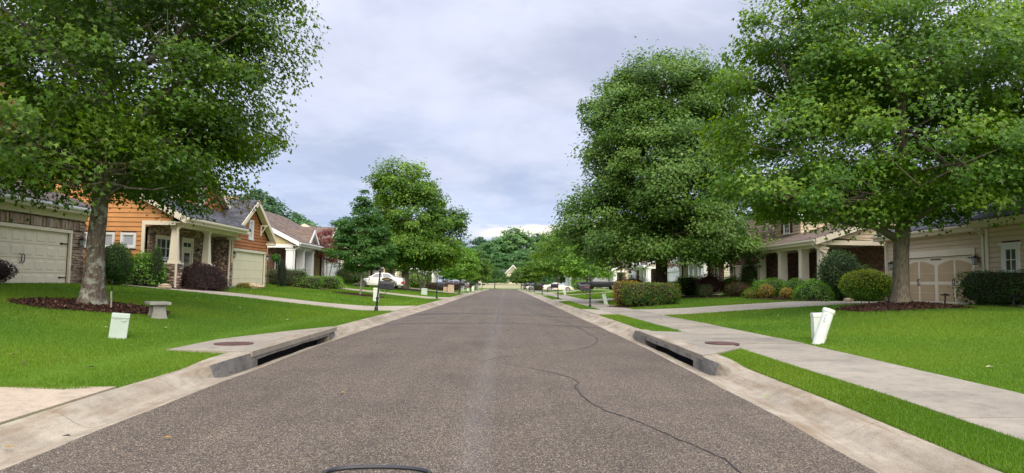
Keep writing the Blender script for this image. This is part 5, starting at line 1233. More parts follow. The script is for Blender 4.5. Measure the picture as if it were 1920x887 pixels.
# crape myrtles
make_tree('crape_myrtle', 'red tipped crape myrtle before the yellow house', zb(-14.3, 54.5),
    [(0, 0, 3.2, 1.2, 1.2, 1.0), (-.3, 0, 4.0, .8, .8, .7), (.5, 0, 2.5, .9, .9, .6)], [(0, 0, -.1, .07), (.1, 0, 1.5, .05), (.2, 0, 3, .02)], 1.2, 90, 70, .4, .12,
    ((.10, .06, .03), (.20, .07, .05), (.33, .09, .09)), M_BARK_P, 'oval', seed=61, nbranch=24, zmin=1.6, limb_r=.035, stems=[[(0, 0, -.1, .06), (-.3, 0, 1.4, .045), (-.5, 0, 2.8, .02)], [(.05, 0, -.1, .06), (.3, .1, 1.4, .045), (.6, .1, 2.8, .02)], [(0, 0, -.1, .05), (.0, 0, 2.8, .02)]])
make_tree('crape_myrtle', 'white stemmed crape myrtle beside the low russet hedge', zb(-9.4, 77),
    [(0, 0, 3.3, 1.5, 1.5, .9), (.8, 0, 2.9, 1.0, 1.2, .7), (-.9, 0, 3.4, 1, 1, .8)], [(0, 0, -.1, .08), (.1, 0, 1.5, .06), (.2, 0, 3, .02)], 1.2, 80, 60, .45, .14,
    G_DARK, M_BARK_P, 'oval', seed=62, nbranch=20, zmin=2.0, limb_r=.04, stems=[[(0, 0, -.1, .10), (-.45, 0, 1.4, .07), (-.8, 0, 2.8, .03)], [(.05, 0, -.1, .10), (.4, .1, 1.4, .07), (.8, .1, 2.8, .03)], [(0, 0, -.1, .08), (.0, 0, 2.8, .03)]])
make_tree('crape_myrtle', 'dusky pink leaved small tree behind the black pickup', zb(17.2, 98),
    [(0, 0, 4.4, 2.3, 2.2, 1.5), (-2.2, 0, 4.2, 1.6, 1.6, 1.2), (2.2, 0, 4.4, 1.6, 1.6, 1.3)], [(0, 0, -.1, .09), (.1, 0, 2.5, .06), (.2, 0, 4, .02)], 1.8, 90, 50, .6, .2,
    ((.07, .05, .035), (.12, .075, .06), (.20, .11, .09)), M_BARK_P, 'oval', seed=63, nbranch=24, zmin=2.4, limb_r=.05)

# street trees further along, each with its own crown
ST = [('street_tree', 'bright yellow green young tree beyond the right mailbox', (9.4, 78), 5.7, 2.35, G_YEL, 71), ('street_tree', 'full green tree behind the white coupe on the right', (8.5, 114), 9.8, 4.0, G_RMAPLE, 72),
      ('street_tree', 'taller loose tree past the white coupe on the right', (10.8, 138), 13.5, 4.2, G_RMAPLE, 73), ('street_tree', 'light green rounded tree beyond the big left lawn tree', (-6.4, 98), 6.4, 2.3, G_YEL, 74),
      ('street_tree', 'olive green tree along the left curb before the dark round one', (-5.7, 132), 7.4, 2.5, G_MAPLE, 75), ('street_tree', 'low green tree on the right verge far down the street', (5.8, 150), 5.6, 2.0, G_RMAPLE, 76),
      ('street_tree', 'dark round crowned tree left of the cream gable at the street end', (-3.1, 204), 6.2, 3.6, G_DARK, 77), ('street_tree', 'round green tree right of the cream gable at the street end', (4.9, 206), 6.8, 3.7, G_MAPLE, 78),
      ('street_tree', 'mid green tree over the left curb far down the street', (-6.6, 166), 7.2, 2.8, G_RMAPLE, 79)]
for nm, lb, (x, y), h, r, pal, sd in ST:
    k = h * .42; c = h * .60
    make_tree(nm, lb, zb(x, y), [(0, 0, c, r, r, k * .92), (-r * .45, 0, c * .78, r * .62, r * .7, k * .55), (r * .45, 0, c * .8, r * .6, r * .7, k * .55), (r * .1, 0, c * 1.3, r * .62, r * .62, k * .55), (0, -r * .4, c * .6, r * .8, r * .6, k * .45)],
        [(0, 0, -.1, .16), (0, 0, h * .25, .12), (0, 0, h * .8, .03)], h * .22, 150, 60, r * .36, .26 if y < 110 else .34, pal, M_BARK_R, 'oval', seed=sd, nbranch=20, zmin=max(2.0, h * .3), limb_r=.06)

# trees behind the houses and the wooded rise beyond the street's end: three kinds, copied one by one
def proto(seed, pal, h, r, kind='round'):
    if kind == 'round': lob = [(0, 0, h * .62, r, r, h * .3), (-r * .4, 0, h * .48, r * .7, r * .7, h * .22), (r * .45, .2, h * .5, r * .65, r * .7, h * .22), (.1 * r, 0, h * .8, r * .65, r * .65, h * .18), (0, -r * .4, h * .35, r * .8, r * .6, h * .2)]
    else: lob = [(0, 0, h * .3, r, r, h * .2), (0, 0, h * .5, r * .75, r * .75, h * .2), (0, 0, h * .7, r * .5, r * .5, h * .18), (0, 0, h * .87, r * .25, r * .25, h * .13)]
    return make_tree('forest_tree', 'tall leafy tree in the wooded rise', (0, 0, 0), lob, [(0, 0, -.5, .4), (0, 0, h * .3, .3), (0, 0, h * .9, .05)], h * .25, 230, 70, r * .27, r * .115, pal, M_BARK_D, 'oval', seed=seed, nbranch=14, zmin=h * .08, limb_r=.12, group='trees of the wooded rise')
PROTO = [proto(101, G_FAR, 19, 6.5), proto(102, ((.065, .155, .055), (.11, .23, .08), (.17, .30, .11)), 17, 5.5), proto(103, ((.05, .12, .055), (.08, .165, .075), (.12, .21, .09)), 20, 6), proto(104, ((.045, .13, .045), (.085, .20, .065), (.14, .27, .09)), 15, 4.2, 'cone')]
rr = random.Random(77)
FOREST = []
for i in range(13): FOREST.append((-46 + i * 8.6 + rr.uniform(-2, 2), 272 + rr.uniform(-14, 30), rr.choice([0, 0, 1, 2, 2]), rr.uniform(.92, 1.22), 'tall leafy tree in the high back row of the wood beyond the street end', 'trees of the wooded rise'))
for i in range(9): FOREST.append((-30 + i * 8.5 + rr.uniform(-2, 2), 244 + rr.uniform(-6, 8), rr.choice([1, 3, 3, 0]), rr.uniform(.62, .86), 'lower light green tree in the front row of the wood beyond the street end', 'front trees of the wood'))
for (x, y, k, s, lb) in [(-33.5, 92, 2, .62, 'dark rounded treetop showing behind the orange house gable'), (-34.5, 112, 1, .66, 'pale green rounded treetop behind the yellow house roof'), (-30, 128, 2, .62, 'dark loose treetop left of the slender young tree'), (-26, 134, 0, .62, 'treetop showing just behind the young tree on the left lawn'),
                         (-22, 152, 1, .7, 'green tree behind the far left houses'), (-15, 186, 0, .62, 'tree behind the farthest left houses'), (-13, 212, 2, .55, 'dark slim tree just left of the street end'), (-9.5, 178, 3, .62, 'pointed tree over the far left curb'), (14.5, 176, 0, .62, 'tree behind the farthest right houses'), (20, 150, 1, .72, 'green tree behind the far right houses'),
                         (30, 128, 0, .78, 'tree behind the white columned far house on the right'), (38, 92, 2, .8, 'tall tree behind the brick house on the right'), (44, 70, 1, .8, 'tree behind the brown roofed house on the right'), (-48, 60, 0, .7, 'tree behind the orange house'), (11.5, 196, 3, .6, 'pointed tree near the right street end')]:
    FOREST.append((x, y, k, s, lb, 'background trees behind the houses'))
used = set()
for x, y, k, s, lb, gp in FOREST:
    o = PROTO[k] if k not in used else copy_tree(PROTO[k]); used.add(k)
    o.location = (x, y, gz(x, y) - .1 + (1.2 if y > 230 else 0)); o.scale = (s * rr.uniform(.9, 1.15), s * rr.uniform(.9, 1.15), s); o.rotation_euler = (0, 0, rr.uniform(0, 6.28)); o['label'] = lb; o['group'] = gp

# ------------------------------------------------------------------ shrubs
M_CORE = mat('dark_core', (.03, .024, .014), .95, .3, 20)
def shrub(name, label, x, y, rx, ry, h, pal, n=2600, leaf=.06, shape='globe', group=None, seed=0, tips=None, kind='oval', z0=0.0, rough=.10, cat='shrub', flat_top=None, rz=0.0, lift=0.0, topcol=None, per_patch=.35):
    """outer shell of leaves over a solid dark core added to block light; shape globe, box, cone, column or mound"""
    g = np.random.default_rng(seed + int(abs(x) * 131 + y * 17))
    root = thing(name, label, cat, (x, y, gz(x, y) + z0), rz, group)
    n = int(n)
    d = unit(g.normal(size=(n, 3)))
    if shape == 'box':
        q = np.abs(d).max(1, keepdims=True); e = d / q; d2 = .78 * e + .22 * d; P = d2 * np.array([rx, ry, h / 2]); Nn = d * .5 + np.where(np.abs(e) > .98, np.sign(e), 0) * .7
    elif shape == 'cone':
        t = g.random(n) ** .75; a = g.uniform(0, 2 * np.pi, n); r = (1 - t) ** .8; P = np.stack([np.cos(a) * r * rx, np.sin(a) * r * ry, (t - .5) * h], 1); Nn = np.stack([np.cos(a), np.sin(a), np.full(n, .5)], 1)
    elif shape == 'column':
        t = g.random(n); a = g.uniform(0, 2 * np.pi, n); r = np.minimum(1, (1 - t) * 3.5) ** .5 * (.85 + .15 * t); P = np.stack([np.cos(a) * r * rx, np.sin(a) * r * ry, (t - .5) * h], 1); Nn = np.stack([np.cos(a), np.sin(a), np.full(n, .6)], 1)
    elif shape == 'mound':
        d[:, 2] = np.abs(d[:, 2]); P = d * np.array([rx, ry, h]); P[:, 2] -= h / 2; Nn = d.copy(); Nn[:, 2] += .4
    else:
        P = d * np.array([rx, ry, h / 2]); Nn = d + np.array([0, 0, .25])
    lump = (np.sin(P[:, 0] * 5.1 / max(rx, .3) + seed) * np.sin(P[:, 1] * 4.3 / max(ry, .3) + 2) * np.sin(P[:, 2] * 6 / h + 1))
    s = 1 + rough * lump + rough * .8 * g.normal(0, 1, n) - .35 * g.random(n) ** 3
    P = P * s[:, None]; P[:, 2] += h / 2 + lift; P = P[:, :]; k = P[:, 2] > .02; P, Nn, lump = P[k], Nn[k], lump[k]; n = len(P)
    Nn = unit(Nn) + g.normal(0, .5, (n, 3)); T = g.normal(0, 1, (n, 3)) + np.array([0, 0, .3])
    dk, md, lt = (np.array(c) for c in pal); u = np.clip(.5 + .5 * lump * 2 * per_patch + g.normal(0, .28, n), 0, 1)[:, None]
    c = np.where(u < .5, dk + (md - dk) * u * 2, md + (lt - md) * (u - .5) * 2) * g.uniform(.75, 1.25, (n, 1))
    if tips is not None:
        q = g.random(n) < tips[1] * (.3 + 1.4 * np.clip((P[:, 2] / h - .35) * 1.6, 0, 1) if len(tips) > 2 else 1); c[q] = np.array(tips[0]) * g.uniform(.6, 1.35, (q.sum(), 1))
    V, F, t = leaves(g, P, Nn, T, leaf * g.uniform(.6, 1.35, n), np.clip(c, .004, 1), kind)
    link('foliage', np_mesh('foliage', V, [F], t), M_LEAF, root)
    bm = bmesh.new(); bmesh.ops.create_icosphere(bm, subdivisions=3, radius=1)  # unseen solid core added inside the foliage to stop light passing through
    for v in bm.verts:
        p = v.co.normalized()
        if shape == 'box': q = max(abs(p.x), abs(p.y), abs(p.z)); p = p * .25 + p / q * .66
        elif shape in ('cone',): p = Vector((p.x * (1 - p.z) * .45, p.y * (1 - p.z) * .45, p.z * .85))
        elif shape == 'column': p = Vector((p.x * .8, p.y * .8, p.z * .9))
        elif shape == 'mound': p = Vector((p.x * .84, p.y * .84, max(-.9, (abs(p.z) * .86) * 2 - 1)))
        else: p = p * .80
        f = 1 + .07 * math.sin(v.co.x * 9) * math.sin(v.co.y * 8 + 1) * math.sin(v.co.z * 7)
        v.co = Vector((p.x * rx * f, p.y * ry * f, max(.01, p.z * h / 2 * f + h / 2 + lift)))
    me = bpy.data.meshes.new('branches_or_core'); bm.to_mesh(me); bm.free(); link('branches_or_core', me, M_CORE, root)
    if lift > .15:
        mb = MB()
        for a in range(4): mb.tube([(.10 * math.cos(a * 1.6), .10 * math.sin(a * 1.6), -.05), (.25 * math.cos(a * 1.6), .25 * math.sin(a * 1.6), lift + .3)], [.05, .035], 6)
        mb.build('stem', M_BARK_R, root)
    return root

P_DKGREEN = ((0.0236, 0.0688, 0.0139), (0.0473, 0.1169, 0.0198), (0.0844, 0.1788, 0.0297)); P_GREEN = ((0.0607, 0.1543, 0.0198), (0.1215, 0.2682, 0.0308), (0.2228, 0.4062, 0.055)); P_LIME = ((0.0875, 0.207, 0.02), (0.1625, 0.3105, 0.035), (0.325, 0.437, 0.06))
P_PURP = ((.018, .010, .011), (.035, .018, .018), (.07, .032, .028)); P_RED = ((.05, .03, .02), (.13, .045, .035), (.25, .07, .06)); P_GOLD = ((.12, .16, .02), (.32, .27, .03), (.52, .40, .07)); P_HEDGE = ((0.0264, 0.075, 0.014), (0.06, 0.1438, 0.022), (0.132, 0.225, 0.035))
P_RUSSET = ((.045, .025, .018), (.085, .045, .03), (.13, .07, .045))
# left, before the stone garage and the orange house
shrub('round_bush', 'low dark purple bush clipped round before the stone garage', -16.55, 21.8, .80, .75, .84, P_PURP, 6000, .045, seed=1, rough=.04)
shrub('upright_shrub', 'dark upright shrub at the far corner of the stone garage', -16.2, 27.1, .35, .35, 1.35, P_DKGREEN, 2200, .05, 'column', seed=2)
shrub('round_bush', 'tall clipped round green bush right of the lichen trunk', -15.75, 27.6, .60, .62, 1.72, P_DKGREEN, 8000, .055, 'globe', seed=3, rough=.05)
shrub('loose_bush', 'loose leafy green bush beside the clipped round bush', -15.7, 29.5, 1.0, .7, 1.35, P_GREEN, 4200, .085, 'mound', seed=4, rough=.16)
shrub('column_conifer', 'slim dark column conifer before the big porch window', -15.0, 29.3, .26, .26, 1.75, P_DKGREEN, 4200, .05, 'column', seed=5, kind='slim', rough=.06)
shrub('japanese_maple', 'wide dark purple weeping maple mound before the porch', -13.9, 31.2, 1.12, .95, 1.18, P_PURP, 9000, .075, 'mound', seed=6, kind='slim', rough=.12, tips=((.09, .035, .02), .12))
shrub('small_bush', 'small green bush at the orange house garage corner', -14.5, 34.9, .3, .3, .5, P_DKGREEN, 900, .05, 'globe', seed=7)
shrub('yellow_plant', 'low yellow ground plant before the pale garage door', -14.3, 37.4, .5, .3, .28, P_GOLD, 500, .07, 'mound', seed=8, rough=.2)
# yellow house
shrub('hedge', 'dark hedge block behind the slim conifer at the yellow house', -14.9, 46.6, 1.3, .7, 1.15, P_DKGREEN, 3000, .08, 'box', seed=9)
shrub('column_conifer', 'slim dark column conifer standing on the lawn before the yellow house', -14.3, 43.6, .30, .30, 1.75, ((.008, .026, .01), (.014, .042, .016), (.024, .06, .02)), 3600, .055, 'column', seed=10, kind='slim', rough=.06)
shrub('hedge', 'clipped green hedge under the yellow house columns', -13.6, 46.6, 1.0, .7, .8, P_GREEN, 2600, .075, 'box', seed=11)
shrub('hedge', 'longer clipped green hedge right of the yellow house columns', -13.4, 50.2, 1.25, .75, .85, P_GREEN, 2800, .08, 'box', seed=12)
shrub('small_bush', 'light green low bush below the red tipped myrtle', -13.2, 52.6, 1.0, .7, .55, P_LIME, 1600, .08, 'mound', seed=13)
shrub('small_bush', 'round bush left of the white garage door', -14.4, 57, .8, .7, .85, P_GREEN, 1400, .09, 'globe', seed=14)
shrub('loose_bush', 'big dark bush under the slender young tree', -14.2, 62.5, 1.5, 1.2, 2.0, P_DKGREEN, 3000, .1, 'globe', seed=15)
shrub('hedge', 'low russet hedge by the far silver car', -8.1, 87.5, 2.3, 1.0, 1.05, P_RUSSET, 3400, .12, 'box', seed=16)
shrub('loose_bush', 'bright green bush behind the big left lawn tree trunk', -11.0, 84, 1.3, 1.2, 1.7, P_LIME, 1600, .13, 'globe', seed=17)
shrub('loose_bush', 'dark bush behind the white stemmed myrtle', -11.6, 88, 2.2, 1.6, 2.2, P_DKGREEN, 2400, .14, 'globe', seed=18)
shrub('hedge', 'dark hedge on the far left lawn beyond the silver car', -9.0, 128, 3.0, 1.4, 1.5, P_DKGREEN, 1500, .2, 'box', seed=19)
# right side
shrub('hedge', 'clipped corner hedge on the right lawn beside the sidewalk', 8.1, 37.9, 1.5, 1.1, 1.25, P_HEDGE, 15000, .075, 'box', seed=20, tips=((.36, .17, .03), .13, 1), rough=.05)
shrub('golden_bush', 'golden orange bush at the left end of the corner hedge', 7.1, 39.3, .75, .95, 1.42, ((.08, .11, .015), (.26, .20, .03), (.40, .24, .04)), 5000, .07, 'box', seed=21, rough=.07)
shrub('purple_bush', 'dusky purple bush showing above the corner hedge', 9.5, 50.5, 1.35, 1.1, 1.55, ((.045, .02, .025), (.085, .035, .045), (.12, .06, .06)), 3200, .09, 'globe', seed=22, z0=.1)
shrub('lime_bush', 'small lime green bush left of the oak trunk', 9.9, 45.6, .6, .5, 1.15, P_LIME, 1500, .07, 'globe', seed=23)
shrub('hedge', 'dark low hedge right of the oak trunk', 13.2, 52.5, .9, .7, 1.05, P_DKGREEN, 1600, .08, 'box', seed=24)
shrub('box_bush', 'squared green bush right of the corner hedge', 13.2, 48.6, .85, .8, 1.4, P_GREEN, 2800, .08, 'box', seed=25)
shrub('purple_bush', 'purple dome shaped bush among the green bushes', 13.7, 45.3, .85, .8, 1.5, ((.045, .018, .022), (.09, .032, .04), (.14, .06, .05)), 2800, .08, 'globe', seed=26, z0=.05)
shrub('box_bush', 'small dark cube bush before the purple dome', 12.8, 43.4, .45, .45, .85, P_DKGREEN, 1600, .06, 'box', seed=27)
shrub('round_bush', 'round bright green bush left of the tall evergreen', 15.2, 45.6, .85, .8, 1.35, P_GREEN, 3200, .08, 'globe', seed=28)
shrub('mixed_bush', 'red and olive bush below the tall evergreen', 14.6, 42.3, .8, .6, .95, ((.04, .06, .02), (.10, .10, .03), (.20, .05, .035)), 2200, .075, 'globe', seed=29)
shrub('evergreen', 'tall dark evergreen at the stone garage corner', 16.0, 44.3, .62, .6, 2.3, P_DKGREEN, 5000, .07, 'globe', seed=30)
shrub('low_bush', 'low grey green bush at the foot of the stone garage', 15.0, 41.2, .6, .5, .6, P_GREEN, 1100, .065, 'mound', seed=31)
shrub('cone_conifer', 'small pointed conifer before the cream garage door', 14.9, 40.3, .34, .34, 1.15, P_DKGREEN, 2400, .05, 'cone', seed=32)
shrub('golden_bush', 'small golden bush leftmost by the pointed conifer', 14.2, 38.9, .38, .36, .5, P_GOLD, 1200, .055, 'globe', seed=33, tips=((.2, .26, .04), .4))
shrub('round_bush', 'wide rounded green bush under the porch columns', 15.3, 38.9, 1.05, .85, 1.15, P_GREEN, 5000, .07, 'globe', seed=34)
shrub('golden_bush', 'taller golden orange bush before the wide rounded bush', 14.55, 37.7, .42, .4, .82, ((.13, .18, .02), (.36, .29, .045), (.56, .36, .10)), 1900, .06, 'globe', seed=35)
shrub('round_bush', 'round green bush before the corner porch column', 15.7, 36.5, .75, .7, 1.1, P_GREEN, 3800, .065, 'globe', seed=36)
shrub('golden_bush', 'golden orange bush before the round bush at the porch', 14.95, 35.9, .37, .35, .62, ((.13, .18, .02), (.36, .29, .045), (.56, .36, .10)), 1600, .055, 'globe', seed=37)
shrub('round_bush', 'spreading green mound before the porch corner', 15.2, 33.3, .95, .85, 1.05, P_GREEN, 5200, .065, 'mound', seed=38)
shrub('holly_bush', 'tall dark holly bush filling the porch end', 16.6, 33.5, 1.0, .9, 2.45, ((.02, .06, .016), (.045, .105, .025), (.11, .15, .045)), 9000, .085, 'globe', seed=39, rough=.1)
shrub('loose_bush', 'loose green bush right of the tall holly', 17.9, 34.0, .95, .8, 1.75, ((.03, .09, .018), (.06, .15, .028), (.13, .15, .04)), 4200, .09, 'globe', seed=40, rough=.16)
shrub('golden_globe', 'large globe bush with golden top and green sides left of the mulch mound', 15.15, 28.3, 1.02, .95, 1.28, ((.045, .14, .018), (.10, .25, .03), (.20, .36, .045)), 11000, .07, 'globe', seed=41, lift=.14, tips=((.40, .44, .05), .42, 1), rough=.06)
shrub('hedge', 'long dark green hedge under the small square window', 19.0, 25.2, 1.05, 2.0, 1.35, P_DKGREEN, 15000, .065, 'box', seed=42, tips=((.06, .16, .03), .25, 1), rough=.05)
shrub('round_bush', 'round green bush before the brick house porch', 15.4, 58, 1.0, 1.0, 1.3, P_GREEN, 1800, .1, 'globe', seed=43)
shrub('loose_bush', 'green bush by the far right yellow house', 13.6, 118, 2.4, 1.8, 2.0, P_GREEN, 1500, .18, 'globe', seed=44)
shrub('loose_bush', 'low green bush under the yellow green young tree', 11.0, 94, 1.8, 1.3, 1.5, P_GREEN, 1500, .15, 'globe', seed=45)
shrub('hedge', 'dark hedge before the far right driveway', 6.9, 128, 1.6, 1.1, 1.6, P_DKGREEN, 1200, .18, 'box', seed=46)

# ------------------------------------------------------------------ mulch beds
def mulch(label, x, y, rx, ry, h, n, seed):
    g = np.random.default_rng(seed); root = thing('mulch_bed', label, 'mulch bed', (x, y, gz(x, y)))
    base = gz(x, y)
    V = []; F = []; nr, na = 7, 40
    def top(u, v, q): return gz(x + u, y + v) - base + .012 + h * (1 - q) ** .8
    for i in range(nr + 1):
        q = i / nr
        for j in range(na):
            a = 2 * math.pi * j / na; w = q * (1 + .06 * math.sin(3 * a + seed) + .04 * math.sin(7 * a)); u, v = rx * w * math.cos(a), ry * w * math.sin(a); V.append((u, v, top(u, v, q) if q < 1 else top(u, v, 1) - .03))
    for i in range(nr):
        for j in range(na): F.append((i * na + j, i * na + (j + 1) % na, (i + 1) * na + (j + 1) % na, (i + 1) * na + j))
    mb = MB(); mb.v, mb.f, mb.mi = V, F, [0] * len(F); mb.build('soil', M_SOIL, root)
    q = np.sqrt(g.random(n)) * 1.02; a = g.uniform(0, 2 * np.pi, n); q *= 1 + .06 * np.sin(3 * a + seed) + .04 * np.sin(7 * a); u, v = rx * q * np.cos(a), ry * q * np.sin(a)
    z = zg(x + u, y + v) - base + .02 + h * np.clip(1 - q, 0, 1) ** .8
    c = np.array([(.085, .038, .026), (.055, .027, .02), (.12, .06, .042), (.032, .019, .016), (.19, .12, .085)])[g.choice(5, n, p=[.34, .3, .18, .14, .04])] * g.uniform(.7, 1.3, (n, 1))
    T = g.normal(0, 1, (n, 3)) * np.array([1, 1, .3]); Nn = np.array([0, 0, .8]) + g.normal(0, .45, (n, 3))
    V, F, t = leaves(g, np.stack([u, v, z], 1), Nn, T, g.uniform(.04, .13, n), c, 'slim')
    o = link('bark_chips', np_mesh('bark_chips', V, [F], t), M_CHIP, root); o['kind'] = 'stuff'
mulch('dark red bark mulch ring under the lichen trunked maple', -10.75, 17.75, 1.72, 1.5, .07, 9000, 1)
mulch('raised red brown mulch mound under the broad right maple', 13.9, 23.7, 2.15, 1.8, .20, 9000, 2)
mulch('thin mulch ring under the slender young tree', -9.4, 44.2, 1.7, 1.4, .05, 1500, 3)
mulch('mulch mound under the large left lawn tree', -10.3, 70, 2.3, 1.8, .16, 1200, 4)
mulch('brown mulch strip at the foot of the corner hedge', 7.6, 38.3, 1.6, 1.75, .04, 2500, 6)
mulch('mulch bed under the golden and green porch bushes', 15.0, 36.6, 1.3, 4.6, .05, 4000, 7)
mulch('mulch bed before the stone porch of the orange house', -14.3, 31.3, 1.2, 2.0, .05, 1800, 8)
mulch('mulch bed under the yellow house hedges', -13.6, 49.5, 1.3, 5, .05, 1500, 9)
mulch('mulch bed below the purple dome bush', 13.6, 45.2, 1.6, 4.0, .05, 1800, 10)
# ------------------------------------------------------------------ street furniture
def mailbox(label, x, y, box_sign, marks=None, plaque=False):
    """fluted black post, box at right angles to the street, scroll bracket, finial"""
    r = thing('mailbox', label, 'mailbox', (x, y, gz(x, y) if x > 0 else gz(min(x, -4.76), y)), 0, 'mailboxes along both curbs')
    mb = MB()
    mb.lathe([(.085, -.05), (.085, .05), (.07, .08), (.078, .10), (.078, .14), (.055, .2), (.045, .24), (.045, .50), (.06, .52), (.068, .55), (.06, .59), (.035, .63), (.032, 1.55), (.05, 1.57), (.05, 1.60), (.03, 1.63)], 12); mb.build('post', M_BLACK, r, smooth=False)
    mb = MB(); mb.lathe([(.02, 1.62), (.055, 1.66), (.06, 1.70), (.03, 1.74), (.045, 1.77), (.02, 1.82), (.004, 1.88)], 12)
    for k in range(4): a = k * math.pi / 2 + .5; mb.tube([(0, 0, 1.66), (.08 * math.cos(a), .08 * math.sin(a), 1.70), (.09 * math.cos(a), .09 * math.sin(a), 1.76), (.03 * math.cos(a), .03 * math.sin(a), 1.80)], .010, 5)
    mb.build('finial', M_BLACK, r)
    s = box_sign; x0, x1 = .03, .60; prof = []
    for k in range(9): a = math.pi * k / 8; prof.append((.115 * math.cos(a), 1.20 + .105 * math.sin(a)))
    prof = [(.115, .98)] + prof + [(-.115, .98)]
    mb = MB(); mb.slab([(s * x0, p, z) for p, z in prof], (s * (x1 - x0), 0, 0)); b = mb.build('box', M_BOXBLACK, r)
    mb = MB(); mb.slab([(s * x1, p * 1.05, 1.14 + (z - 1.14) * 1.05) for p, z in prof], (s * .02, 0, 0)); mb.tube([(s * (x1 + .02), -.03, 1.26), (s * (x1 + .05), 0, 1.26), (s * (x1 + .02), .03, 1.26)], .007, 5); mb.build('box_door', M_BOXBLACK, b)
    mb = MB(); mb.box(s * .34, s * .36, -.135, -.118, 1.08, 1.14); mb.box(s * .22, s * .36, -.135, -.12, 1.12, 1.16); mb.build('flag', M_BLACK if not marks else mat('flag_red', (.30, .05, .05), .5), b)
    mb = MB(); mb.box(s * .02, s * .62, -.10, .10, .955, .978); P = []
    for k in range(9): t = k / 8; P.append((s * (.05 + .42 * t), 0, .70 + .25 * t - .05 * math.sin(math.pi * t)))
    mb.tube(P, .011, 5)
    for cx, cz, rad in ((.19, .87, .055), (.36, .92, .035), (.12, .71, .045)):
        mb.tube([(s * (cx + rad * (1 - k / 16) * math.cos(k * .75)), 0, cz + rad * (1 - k / 16) * math.sin(k * .75)) for k in range(14)], .007, 4)
    mb.build('scroll_bracket', M_BLACK, r)
    if marks:
        mb = MB(); g = random.Random(3); q = .10
        for k in range(7): w = g.uniform(.018, .034); mb.box(s * q, s * (q + w), -.119, -.1165, 1.11, 1.11 + g.uniform(.03, .055)); q += w + .012
        mb.build('sticker', mat('sticker_red', (.55, .16, .17), .5), b)
    if plaque:
        mb = MB(); n = 24; P = [(s * (.33 + .235 * math.cos(2 * math.pi * k / n)), -.012, 1.375 + .078 * math.sin(2 * math.pi * k / n)) for k in range(n)]; mb.slab(P, (0, .024, 0)); p = mb.build('plaque', M_BLACK, r)
        mb = MB(); mb.tube([(s * (.33 + .205 * math.cos(2 * math.pi * k / n)), -.014, 1.375 + .06 * math.sin(2 * math.pi * k / n)) for k in range(n + 1)], .005, 4)
        for k in range(4): mb.box(s * (.23 + k * .055), s * (.25 + k * .055), -.017, -.011, 1.352, 1.40); mb.box(s * (.23 + k * .055), s * (.265 + k * .055), -.0165, -.0115, 1.352 + .018 * (k % 3), 1.364 + .018 * (k % 3))
        mb.build('plaque_numerals', mat('brass', (.55, .38, .12), .35, metal=.8), p)
    return r
m0 = mailbox('black mailbox with an oval plaque and leaning post, nearest on the left curb', -5.42, 28.75, 1, plaque=True); m0.rotation_euler = (0, R(4.5), 0)
mailbox('black mailbox in the narrow verge with red marks on its box', 4.72, 37.6, -1, marks=True)
proto_m = mailbox('plain black mailbox on the left curb before the russet hedge', -5.25, 52.4, 1)
MB_POS = [(-5.15, 76.5, 'plain black mailbox third along the left curb'), (-5.1, 101, 'plain black mailbox fourth along the left curb'), (-5.1, 125, 'plain black mailbox fifth along the left curb'), (-5.05, 150, 'plain black mailbox farthest along the left curb')]
for x, y, lb in MB_POS: c = copy_tree(proto_m); c.location = (x, y, gz(x, y)); c['label'] = lb
proto_r = mailbox('plain black mailbox in the right verge before the white coupe', 4.5, 57.6, -1)
for x, y, lb in [(4.5, 82, 'plain black mailbox third along the right verge'), (4.5, 104, 'plain black mailbox fourth along the right verge'), (4.5, 124, 'plain black mailbox fifth along the right verge'), (4.5, 144, 'plain black mailbox sixth along the right verge'), (4.5, 166, 'plain black mailbox farthest along the right verge')]:
    c = copy_tree(proto_r); c.location = (x, y, gz(x, y)); c['label'] = lb

def utility_box(label, x, y, w, d, hgt, m, rz=0, tilt=0, taper=.92, lidh=.09, cat='utility box', name='utility_box', tilty=0):
    r = thing(name, label, cat, (x, y, gz(x, y) - .03), rz); r.rotation_euler = (tilty, tilt, rz)
    mb = MB(); mb.frustum(0, 0, 0, hgt - lidh, w / 2, d / 2, w / 2 * taper, d / 2 * taper); b = mb.build('cabinet', m, r); bevel(b, .012, 2)
    mb = MB(); t = taper * 1.03; mb.frustum(0, 0, hgt - lidh + .002, hgt, w / 2 * t, d / 2 * t, w / 2 * t * .97, d / 2 * t * .97); l = mb.build('lid', m, r); bevel(l, .012, 2)
    mb = MB(); mb.box(w * .12, w * .34, -d / 2 * taper - .014, -d / 2 * taper + .012, hgt - lidh - .05, hgt - lidh - .015); mb.box(-w * .45 * taper, w * .45 * taper, -d / 2 * taper - .006, -d / 2 * taper + .01, hgt - lidh - .012, hgt - lidh - .004); mb.build('latch', m, r)
    return r
utility_box('pale green utility pedestal box standing on the left lawn before the mulch', -7.32, 13.0, .30, .26, .49, M_UTIL, R(28), R(5), 1.0)
utility_box('white utility box standing behind the leaning white pipe', 7.23, 15.6, .27, .22, .64, M_PVC, R(-6), R(-3))
def pipe():
    r = thing('vent_pipe', 'white plastic pipe leaning to the right beside the sidewalk', 'pipe', (6.84, 14.85, gz(6.9, 14.85) - .05)); r.rotation_euler = (0, R(19), 0)
    mb = MB(); mb.tube([(0, 0, 0), (0, 0, .80)], .118, 24); mb.build('pipe', M_PVC, r, smooth=False)
    mb = MB(); mb.lathe([(.130, .775), (.130, .835), (.122, .85), (.02, .862)], 24); mb.build('cap', M_PVC, r)
    mb = MB(); mb.box(-.085, -.045, -.117, -.104, .55, .72); mb.build('label_strip', mat('faded_label', (.50, .54, .60), .6, .3, 20), r)
pipe()
utility_box('white utility post behind the nearest left mailbox', -7.25, 38.4, .30, .28, .80, M_PVC, 0, 0, 1.0)
